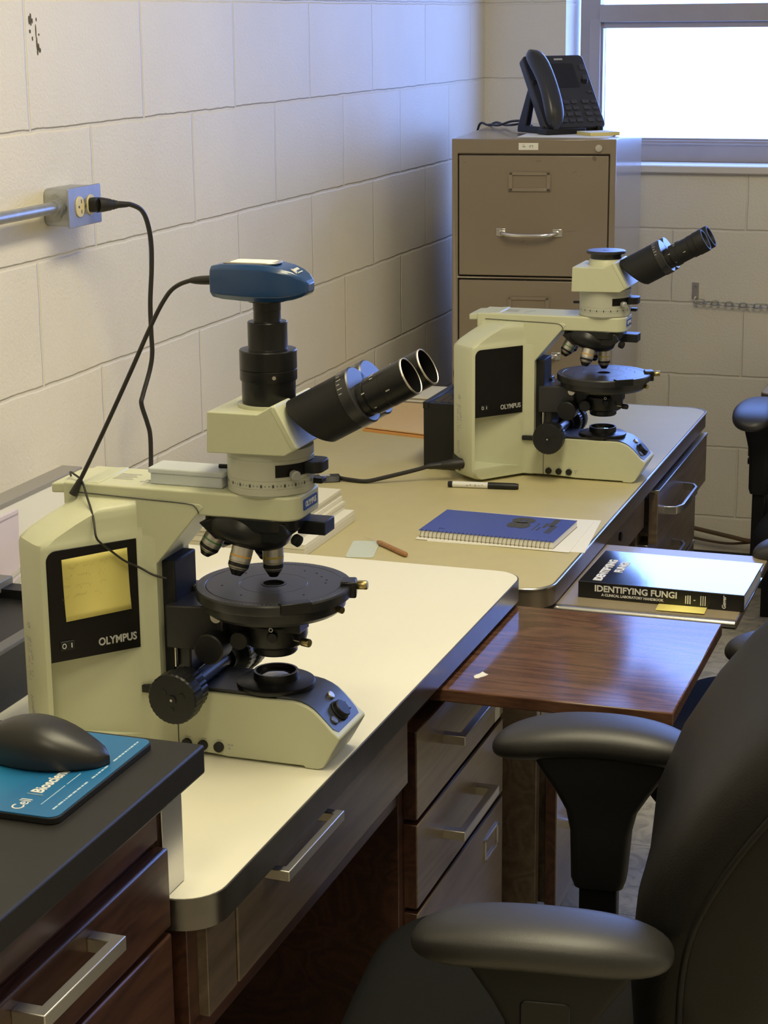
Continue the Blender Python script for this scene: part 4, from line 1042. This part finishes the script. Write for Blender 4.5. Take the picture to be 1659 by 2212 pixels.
# ------------------------------------------------------------------ foreground: mouse pad and mouse
M_PAD = bpy.data.materials.new('printed_blue_pad'); M_PAD.use_nodes = True
nt = M_PAD.node_tree; b = nt.nodes['Principled BSDF']
tcn = nt.nodes.new('ShaderNodeTexCoord'); sx = nt.nodes.new('ShaderNodeSeparateXYZ'); nt.links.new(tcn.outputs['Object'], sx.inputs[0])
wv = nt.nodes.new('ShaderNodeTexWave'); wv.inputs['Scale'].default_value = 6; wv.inputs['Distortion'].default_value = 2.5; wv.inputs['Detail'].default_value = 1
nt.links.new(tcn.outputs['Object'], wv.inputs['Vector'])
cr = nt.nodes.new('ShaderNodeValToRGB'); cr.color_ramp.elements[0].color = (.03, .42, .66, 1); cr.color_ramp.elements[1].color = (.012, .135, .33, 1)
mr = nt.nodes.new('ShaderNodeMath'); mr.operation = 'MULTIPLY_ADD'; mr.inputs[1].default_value = 7.0; mr.inputs[2].default_value = .62
nt.links.new(sx.outputs['X'], mr.inputs[0])
ma = nt.nodes.new('ShaderNodeMath'); ma.operation = 'MULTIPLY_ADD'; ma.inputs[1].default_value = .10
nt.links.new(wv.outputs['Fac'], ma.inputs[0]); nt.links.new(mr.outputs[0], ma.inputs[2])
nt.links.new(ma.outputs[0], cr.inputs[0]); nt.links.new(cr.outputs[0], b.inputs['Base Color']); b.inputs['Roughness'].default_value = .42
pd = thing('mouse_pad', 'blue printed mouse pad on the black bench top', 'mouse pad', (.62, -3.815, .905))
pp = rrect(-.10, -.0985, .1165, .0985, .010, 5)
MB().prism(pp, 0.0, .0065, 'z').build('pad_base', M_BLACKM, pd, .001)
ps = MB().prism(rrect(-.0995, -.098, .1155, .0975, .010, 5), .0062, .0075, 'z').build('printed_face', M_PAD, pd)
text('lettering', 'Cell', .0165, M_WHITE, ps, (.0720, -.0915, .0077), (0, 1, 0), (0, 0, 1), align='LEFT', sx=.9)
text('lettering', '|', .0180, mat('orange_print', (.25, .35, .45), .5), ps, (.0715, -.0590, .0077), (0, 1, 0), (0, 0, 1), align='LEFT')
text('lettering', 'Biosciences', .0165, M_WHITE, ps, (.0720, -.0530, .0077), (0, 1, 0), (0, 0, 1), align='LEFT', sx=.9, bold=.0004)
tl = MB()
rn = random.Random(2)
y = -.082
while y < .085:
    L = rn.uniform(.002, .009)
    if not -.022 < y < -.012 and not .020 < y < .030: tl.box((.1035, y, .0074), (.1053, min(y + L, .088), .0078))
    y += L + .0014
for y0, y1 in ((-.075, -.03), (-.027, .0)): tl.box((.0885, y0, .0074), (.0893, y1, .00775))
tl.build('small_print', mat('pale_blue_print', (.45, .62, .75), .5), ps)

ms = thing('computer_mouse', 'black computer mouse on the blue pad', 'mouse', (.661, -3.795, .9127), math.radians(8))
loops = []
LN = 16
for i in range(LN + 1):
    u = i / LN
    x = -.066 + .130 * u
    e = max(0.02, math.sin(math.pi * min(max(u, .0), 1)) ** .42)
    w = .0305 * e * (1 - .10 * math.cos(2 * math.pi * (u - .12)))
    hgt = (.0345 * math.sin(math.pi * (0.10 + .86 * u) ** .80) ** .9) * (1 if u < .8 else 1) * e ** .45 + .004
    P = []
    for k in range(29):
        a = math.pi * k / 28
        ca, sa = math.cos(a), math.sin(a)
        P.append(Vector((x, -w * math.copysign(abs(ca) ** .75, ca), .004 + hgt * abs(sa) ** .62)))
    P += [Vector((x, w * .93, .0008)), Vector((x, -w * .93, .0008))]
    loops.append(P)
up_ = MB().loft(loops).build('mouse_body', mat('black_rubberised_plastic', (.018, .017, .016), .38), ms, ang=70)
MB().lathe([(.009, -.0035), (.0105, -.002), (.0105, .002), (.009, .0035)], (-.030, 0, .0285), (0, 1, 0), 24).build('scroll_wheel', M_BLACKM, ms)

# ------------------------------------------------------------------ on the tan desk
Z2 = .7062
def sheet(name, corners, z, t, m, label, cat, group=None):
    o = MB().loft([[Vector((x, y, zz)) for x, y in corners] for zz in (z, z + t)]).build(name, m, None, flat=True)
    return tag(o, label, cat, group)
sheet('paper_sheet', [(.541, -2.240), (.820, -2.234), (.800, -2.016), (.535, -2.030)], Z2, .0006, M_PAPER, 'white sheet sticking out to the right of the blue notebook', 'paper')
sheet('paper_sheet', [(.518, -2.234), (.795, -2.242), (.790, -2.030), (.522, -2.022)], Z2 + .0007, .0006, M_PAPER, 'white sheet directly under the blue notebook, edge showing toward the white desk', 'paper')
nb = thing('spiral_notebook', 'blue spiral notebook with a large black 80 on its cover', 'notebook', (.646, -2.150, Z2 + .0014), math.radians(-2.2))
MB().box((-.1235, -.0745, 0), (.1215, .0775, .0008)).build('back_cover', mat('brown_card', (.30, .25, .17), .7), nb)
MB().box((-.1225, -.0735, .0008), (.1205, .0765, .0115)).build('pages', M_PAPER, nb)
cv = MB().loft([[Vector((x, y, z + d)) for x, y, z in ((-.1235, -.0745, .0116), (.1215, -.0745, .0116), (.1215, .0775, .0116), (-.1235, .0775, .0116))] for d in (0, .0006)]).build('front_cover', mat('blue_card_cover', (.060, .095, .38), .42), nb)
text('lettering', '80', .048, M_DARKT, cv, (.034, .030, .0124), (0, 1, 0), (0, 0, 1), sx=1.35, bold=.0040)
for (x, y, w, h) in ((.088, .046, .0105, .050), (.078, .026, .0055, .030), (.0935, .002, .003, .050), (.0975, .002, .003, .050), (.0895, .002, .003, .050), (.072, .0, .0035, .022), (.064, .012, .002, .05)):
    MB().box((x - w / 2, y - h / 2, .0121), (x + w / 2, y + h / 2, .0125)).build('print_bar', M_DARKT, cv)
text('lettering', '2', .014, mat('dark_blue_print', (.04, .05, .2), .5), cv, (-.088, -.052, .0124), (0, 1, 0), (0, 0, 1))
sp = MB()
for k in range(32):
    x = -.118 + k * .0075
    sp.tube([(x + .0012 * math.sin(t), -.0745 + .0072 * math.cos(t), .0066 + .0072 * math.sin(t)) for t in [2 * math.pi * i / 14 for i in range(14)]], .0005, 6, 0, True)
sp.build('spiral_wire', M_DARKT, nb)
mk = thing('marker_pen', 'white and black marker pen in front of the farther microscope', 'marker', (.528, -1.842, Z2 + .0062), math.radians(7.5))
MB().lathe([(.0052, -.068), (.0058, -.0670), (.0058, -.059)], (0, 0, 0), (1, 0, 0), 24).build('end_cap', M_BLACKP, mk)
bl = MB().lathe([(.0060, -.059), (.0060, .010)], (0, 0, 0), (1, 0, 0), 24).build('barrel', M_WHITE, mk)
MB().lathe([(.0064, .010), (.0064, .062), (.0056, .066), (.0052, .069)], (0, 0, 0), (1, 0, 0), 24).build('cap', M_BLACKP, mk)
pm = MB()
for k, x in enumerate((-.032, -.026, -.021, -.016, -.009, -.003)): pm.box((x, -.0062, -.0012 + .001 * (k % 3)), (x + .004, -.0054, .0012 + .0008 * (k % 2)))
pm.build('printed_marks', M_GREYT, bl)
pr = thing('dissecting_needle', 'wooden handled needle lying on the tan desk', 'needle', (.500, -2.312, Z2 + .0048))
a, b, c = Vector((.540, -2.3475, Z2 + .0046)), Vector((.4665, -2.283, Z2 + .0046)), Vector((.4295, -2.2535, Z2 + .0032))
wb(MB().lathe([(.0028, 0), (.0042, .003), (.0045, .02), (.0042, .06), (.0044, .088), (.0030, .0975)], a, b - a, 20), 'wood_handle', wood('turned_wood', (.44, .22, .09), (.30, .14, .055), 'X', .5, 20, 0.1), pr)
wb(MB().cyl(b, c, .0008, .0003, 10), 'steel_needle', M_CHROME, pr)
sq = MB().prism(rrect(-.024, -.052, .024, .052, .006, 4), 0, .0012, 'z').build('frosted_wrapper', mat('frosted_film', (.62, .68, .60), .3), None, .0003)
sq.location = (.453, -2.322, Z2); sq.rotation_euler = (0, 0, math.radians(12))
tag(sq, 'small frosted square of film beside the wooden needle', 'plastic film')
pk = thing('manila_folder', 'manila folder with an orange lower edge behind the nearer eyepieces', 'folder', (.18, -1.27, Z2), 0)
for k, (t, m, cs) in enumerate(((.004, mat('orange_folder_edge', (.70, .33, .09), .6), ((.128, -1.410), (.300, -1.450), (.21, -1.118), (.095, -1.11))), (.003, mat('manila_card', (.72, .52, .27), .6), ((.131, -1.402), (.300, -1.442), (.21, -1.118), (.095, -1.11))))):
    z = Z2 + .004 * k
    wb(MB().loft([[Vector((x, y, zz + (.002 if y < -1.3 and k else 0))) for x, y in cs] for zz in (z, z + t)]), ('folder_back', 'folder_front')[k], m, pk)
gp = thing('paper_stack', 'stack of grey papers in the corner between the manila folder and the cabinet', 'papers', (.14, -1.05, Z2))
for k in range(5):
    wb(MB().box((.05 + .004 * (k % 3), -1.105 + .003 * (k % 2), Z2 + k * .0042), (.30 - .005 * (k % 2), -.965, Z2 + k * .0042 + .0038)), 'paper_layer', mat('grey_paper', (.46, .42, .36), .7) if k % 2 else M_PAPER, gp)
# white pads behind the nearer microscope
rn = random.Random(11)
zc = Z2
for k in range(7):
    h = (.012, .010, .009, .007, .008, .007, .007)[k]
    dx = rn.uniform(-.006, .006)
    o = MB().box((.10, -2.395 + rn.uniform(-.004, .004), zc), (.3630 + (.012 if k < 2 else dx * .6 - .002 * k), -2.150 + rn.uniform(-.004, .004), zc + h - .0004)).build('paper_pad', M_PAPER if k % 3 else mat('cream_paper', (.72, .69, .58), .7), None, .0008)
    where = ('bottom of the stack, on the tan desk', 'second from the bottom of the stack', 'third from the bottom of the stack', 'middle of the stack', 'third from the top of the stack', 'second from the top of the stack', 'topmost of the stack')[k]
    tag(o, 'white paper pad behind the nearer microscope, ' + where, 'paper pad', 'white pads stacked behind the nearer microscope')
    zc += h
sheet('paper_sheet', [(.300, -2.74), (.47, -2.76), (.49, -2.62), (.315, -2.60)], .7453, .0006, M_PAPER, 'loose white sheet on the white desk behind the nearer stage', 'paper')

# black vented lamp supply behind the farther microscope
lb = thing('lamp_power_supply', 'black vented box behind the left side of the farther microscope', 'power supply', (.43, -1.60, Z2))
bx = wb(MB().box((.368, -1.716, Z2 + .003), (.444, -1.520, Z2 + .135)), 'housing', M_BLACKP, lb, 0.0)
wm_ = MB()
for k in range(4): wm_.loft([[Vector((.386 + k * .0140 + dx, y, Z2 + .1352 + dz)) for dx, y, dz in ((0, -1.702, .0016), (.0105, -1.702, .0), (.0145, -1.628, .0030), (.004, -1.628, .0046))] for dz in (0,)], False, True)
louv = wb(wm_, 'louvre', mat('satin_black_louvre', (.03, .03, .033), .16, spec=.8), lb, flat=True)
sdl = louv.modifiers.new('sheet', 'SOLIDIFY'); sdl.thickness = .0012
wb(MB().box((.367, -1.718, Z2 + .124), (.379, -1.520, Z2 + .1375)), 'edge_rail', M_BLACK, lb, .001)
for x in (.38, .432):
    for y in (-1.70, -1.535): wb(MB().cyl((x, y, Z2), (x, y, Z2 + .004), .006, n=14), 'rubber_foot', M_BLACKM, lb)
lc = MB().tube([(.372 + .018, -1.535, Z2 + .131), (.380, -1.532, Z2 + .150), (.378, -1.530, Z2 + .170), (.386, -1.522, Z2 + .190), (.405, -1.512, Z2 + .205), (.430, -1.500, Z2 + .222), (.46, -1.490, Z2 + .238), (.49, -1.50, Z2 + .25)], .0042, 10)
wb(lc, 'cord', M_CORD, lb)
# mains lead of the farther microscope
ml = thing('mains_lead', 'black lead lying on the tan desk, plugged into the farther microscope', 'cord', (.35, -1.8, Z2))
a = S2 + Vector((-.262, -.122, .0345))
wb(MB().lathe([(.0105, -.014), (.0110, .0), (.0105, .014), (.0088, .018), (.0080, .030), (.0072, .031), (.0060, .052), (.0045, .060)], a, (-.90, -.40, -.06), 20), 'plug', M_CORD, ml)
pts = [a + Vector((-.053, -.0235, -.0035)), a + Vector((-.075, -.033, -.010)), (.335, -1.855, Z2 + .012), (.300, -1.868, Z2 + .0045), (.27, -1.868, Z2 + .0045), (.235, -1.862, Z2 + .006)]
wb(MB().tube(pts, .0041, 10), 'cord', M_CORD, ml)
M0 = Matrix.Translation((.212, -1.880, Z2)) @ Matrix.Rotation(math.radians(28), 4, 'Z')
ic = wb(MB().loft([[M0 @ Vector((x, y, z)) for x, y in rrect(-.034, -.011, .034, .011, .003, 3)] for z in (.0, .013)]), 'inline_connector', M_BLACKP, ml, .002)
MB().loft([[M0 @ Vector((x, y, z)) for x, y in ((-.006, -.008), (.014, -.008), (.014, .008), (-.006, .008))] for z in (.0129, .0133)]).build('grey_label', M_GREYT, ic)
wb(MB().tube([M0 @ Vector((-.032, 0, .006)), M0 @ Vector((-.06, 0, .005)), (.10, -1.96, Z2 + .0045), (.06, -2.05, Z2 + .0045)], .0038, 10), 'cord', M_CORD, ml)

# ------------------------------------------------------------------ book and note on the tan desk's board
bk = thing('hardcover_book', 'black hardcover handbook about fungi lying on the pulled-out brown board', 'book', (.9755, -2.265, .6676), math.radians(-.8))
BW, BH, BT = .270, .192, .0275
cov = mat('glossy_dark_cover', (.010, .012, .016), .16, coat=1.0, coat_rough=.10, var=.6, vscale=60)
spn = mat('black_spine', (.010, .010, .011), .36)
MB().box((-BW / 2 + .003, -BH / 2 + .002, .0025), (BW / 2 - .003, BH / 2 - .003, BT - .0025)).build('pages', M_PAPER, bk)
fc_ = MB().box((-BW / 2, -BH / 2, BT - .0026), (BW / 2, BH / 2, BT)).build('front_cover', cov, bk, .0007)
MB().box((-BW / 2, -BH / 2, 0), (BW / 2, BH / 2, .0026)).build('back_cover', cov, bk, .0007)
s_ = MB().box((-BW / 2, -BH / 2 - .0012, 0), (BW / 2, -BH / 2 + .0016, BT)).build('spine', spn, bk, .0007)
yS = -BH / 2 - .0013
text('lettering', 'IDENTIFYING FUNGI', .0145, M_WHITE, s_, (-.108, yS, .0172), (1, 0, 0), (0, -1, 0), align='LEFT', sx=1.02, bold=.0004)
text('lettering', 'A CLINICAL LABORATORY HANDBOOK', .0058, M_WHITE, s_, (-.096, yS, .0072), (1, 0, 0), (0, -1, 0), align='LEFT', sx=.97, bold=.0002)
sl = MB()
for x in (.041, .0445, .048): sl.box((x, yS - .0002, .0055), (x + .0018, yS + .0004, .0185 + .001 * (x > .043)))
for x in (.0655, .0690, .0725): sl.box((x, yS - .0002, .0045), (x + .0014, yS + .0004, .0205))
sl.box((.0545, yS - .0002, .0115), (.0575, yS + .0004, .0130))
sl.build('small_print', M_WHITE, s_)
text('lettering', 'Gever', .0085, M_WHITE, s_, (.1035, yS, .0130), (0, 0, 1), (0, -1, 0), shear=.2, bold=.0002)
text('lettering', 'IDENTIFYING', .0185, M_WHITE, fc_, (-.106, -.086, BT + .0002), (0, 1, 0), (0, 0, 1), align='LEFT', sx=1.15, bold=.0009)
text('lettering', 'FUNGI', .0185, M_WHITE, fc_, (-.084, -.030, BT + .0002), (0, 1, 0), (0, 0, 1), align='LEFT', sx=1.15, bold=.0009)
sn = MB()
vs = []; N = 6
for k in range(N + 1):
    v = k / N
    for a in (0, 1):
        vs.append((.972 + .078 * a + .002 * v, -2.345 - .052 * v, .6680 + .0022 * math.sin(v * 2.2) * (1 if a else .6)))
o = sn.add(vs, [(2 * k, 2 * k + 1, 2 * k + 3, 2 * k + 2) for k in range(N)]).build('sticky_note', mat('bright_yellow_note', (.95, .84, .25), .7), None, ang=60)
sd = o.modifiers.new('sheet', 'SOLIDIFY'); sd.thickness = .0004
tag(o, 'yellow note sticking out under the hardcover book', 'sticky note')

# ------------------------------------------------------------------ desk phone and papers on the file cabinet
ZC2 = 1.3125
ca, sa_ = math.cos(math.radians(6.5)), math.sin(math.radians(6.5))
sheet('paper_sheet', [(.330, -.872), (.545, -.862), (.535, -.70), (.318, -.735)], ZC2, .0012, M_PAPER, 'white sheet under the front of the desk phone', 'paper')
np_ = thing('note_pad', 'yellow edged pad of notes beside the desk phone', 'note pad', (.500, -.765, ZC2 + .0014), math.radians(38))
MB().box((-.038, -.038, 0), (.038, .038, .0075)).build('sheets', mat('yellow_note_block', (.72, .62, .25), .7), np_)
MB().box((-.0382, -.0382, .0074), (.0382, .0382, .0080)).build('top_sheet', mat('pale_top_sheet', (.80, .78, .62), .7), np_)
PSI, LAM = math.radians(45), math.radians(35)
ph = thing('desk_phone', 'black desk phone with handset on top of the file cabinet', 'phone', (.362, -.780, ZC2 + .0014), PSI)
# local: x right, y back, z up; face tilted back by LAM
ux = Vector((1, 0, 0)); uv = Vector((0, math.sin(LAM), math.cos(LAM))); un = Vector((0, -math.cos(LAM), math.sin(LAM)))
O_ = Vector((0, -.006, .014))
def PP(a, v, d): return O_ + ux * a + uv * v + un * d
M_PH = mat('charcoal_phone_plastic', (.028, .028, .033), .42)
M_PHK = mat('phone_keys', (.045, .045, .052), .4)
slab = MB().loft([[PP(a, v, d) for a, v in rrect(.012, .0, .183, .205, .012, 4)] for d in (-.022, 0)]).build('phone_body', M_PH, ph, .003)
scp = MB().loft([[PP(a, v, d) for a, v in rrect(.072, .112, .146, .180, .003, 3)] for d in (-.002, .0008)]).build('screen', mat('phone_screen', (.012, .013, .018), .15), slab)
ky = 0
for r_ in range(4):
    for c_ in range(4):
        a = .062 + c_ * .0215 if c_ < 3 else .136
        v = .014 + r_ * .0172
        MB().loft([[PP(x, y, d) for x, y in rrect(a, v, a + .0165, v + .0105, .003, 3)] for d in (-.001, .0026)]).build('key', M_PHK, slab, .0006)
for v in (.014, .031, .048, .066, .094, .130, .160):
    MB().loft([[PP(x, y, d) for x, y in rrect(.161, v, .176, v + (.016 if v > .12 else .008), .003, 3)] for d in (-.001, .0022)]).build('key', M_PHK, slab, .0005)
MB().loft([[PP(x, y, d) for x, y in ((.098, .190), (.122, .190), (.122, .195), (.098, .195))] for d in (-.001, .0006)]).build('maker_mark', M_GREYT, slab)
ft = MB().box((.0, -.030, .0), (.11, .012, .014)).prism([(-.012, .0), (.135, .0), (.135, .012), (.075, .125), (.060, .125), (.095, .016), (-.012, .016)], .015, .030, 'x').prism([(-.012, .0), (.135, .0), (.135, .012), (.075, .125), (.060, .125), (.095, .016), (-.012, .016)], .155, .170, 'x')
ft.build('phone_stand', M_BLACKP, ph, .002)
loops = []
HL = 18
for i in range(HL + 1):
    u = i / HL
    v = -.016 + .222 * u
    e = max(.05, (1 - abs(2 * u - 1) ** 5)) ** .5
    d = .020 + .026 * math.sin(math.pi * u) ** .8
    th = .0215 * e * (1 - .30 * math.sin(math.pi * u)) ; w = .0255 * e * (1 - .10 * math.sin(math.pi * u))
    P = []
    for k in range(20):
        a = 2 * math.pi * k / 20
        P.append(PP(.026 + w * math.copysign(abs(math.cos(a)) ** .7, math.cos(a)), v, d + th * math.copysign(abs(math.sin(a)) ** .7, math.sin(a))))
    loops.append(P)
MB().loft(loops).build('handset', mat('satin_black_handset', (.030, .030, .034), .30), ph, .0, ang=70)
pcb = MB().tube([(.300, -.62, ZC2 + .012), (.270, -.585, ZC2 + .022), (.230, -.555, ZC2 + .020), (.185, -.515, ZC2 + .008), (.145, -.47, ZC2 + .006), (.105, -.43, ZC2 - .01), (.085, -.41, ZC2 - .2)], .003, 8)
pcb.tube([(.295, -.61, ZC2 + .010), (.262, -.565, ZC2 + .015), (.225, -.53, ZC2 + .010), (.19, -.47, ZC2 + .006), (.14, -.41, ZC2 + .006), (.080, -.37, ZC2 - .05)], .003, 8)
tag(pcb.build('phone_cables', M_CORD, None), 'two dark cables running off the cabinet behind the desk phone', 'cable')

# ------------------------------------------------------------------ back wall: bracket, chain, low cables; low table at the right edge
wbk = thing('wall_bracket', 'small steel bracket holding the chain on the back wall', 'bracket', (.612, -.004, .84))
wb(MB().box((.603, -.004, .822), (.622, 0, .868)), 'plate', M_NICKEL, wbk, .0006)
wb(MB().cyl((.613, -.0065, .858), (.613, -.004, .858), .0036, n=12), 'screw', M_CHROME, wbk)
wb(MB().tube([(.613, -.004, .826), (.613, -.022, .824), (.616, -.026, .816), (.622, -.018, .812)], .0028, 8), 'hook', M_NICKEL, wbk)
ch = MB()
n = 16
for k in range(n):
    x0 = .618 + k * .0195
    zc = .8165 - .006 * math.sin(math.pi * k / 20)
    pts = []
    for i in range(14):
        t = 2 * math.pi * i / 14
        a, bq = .0125 * math.cos(t), .0065 * math.sin(t)
        pts.append((x0 + .0125 + a, -.018 + (bq * .25 if k % 2 == 0 else bq), zc + (bq if k % 2 == 0 else bq * .35)))
    ch.tube(pts, .0017, 6, 0, True)
tag(ch.build('chain', M_GALV, None), 'thin steel chain strung along the back wall from the bracket', 'chain')
bc = MB().tube([(.40, -.05, .205), (.55, -.05, .188), (.62, -.05, .178), (.74, -.05, .158), (.80, -.045, .148), (.90, -.04, .150), (1.2, -.03, .17)], .0062, 10)
tag(bc.build('brown_cable', mat('brown_cable_jacket', (.10, .055, .022), .5), None), 'thick brown cable running along the foot of the back wall', 'cable')
bc = MB().tube([(.40, -.03, .19), (.55, -.03, .160), (.63, -.03, .142), (.72, -.03, .132), (.78, -.03, .137), (.86, -.03, .152), (1.2, -.02, .2)], .0036, 10)
tag(bc.build('brown_cable', mat('brown_cable_jacket_thin', (.085, .045, .02), .5), None), 'thin brown cable sagging below the thick one on the back wall', 'cable')
lt = thing('low_table', 'low table with pale top and brown edge at the right edge near the back wall', 'table', (1.3, -.2, 0))
wb(MB().prism(rrect(.842, -.30, 1.75, -.02, .02, 4), .595, .6205, 'z'), 'edge_trim', M_EDGEBR, lt, .001)
wb(MB().prism(rrect(.845, -.297, 1.747, -.023, .02, 4), .620, .6225, 'z'), 'tabletop', mat('pale_grey_laminate', (.55, .52, .50), .4), lt)
for x in (.862, 1.70):
    for y in (-.275, -.06): wb(MB().box((x, y, 0), (x + .03, y + .03, .595)), 'leg', M_BLACKM, lt, .001)
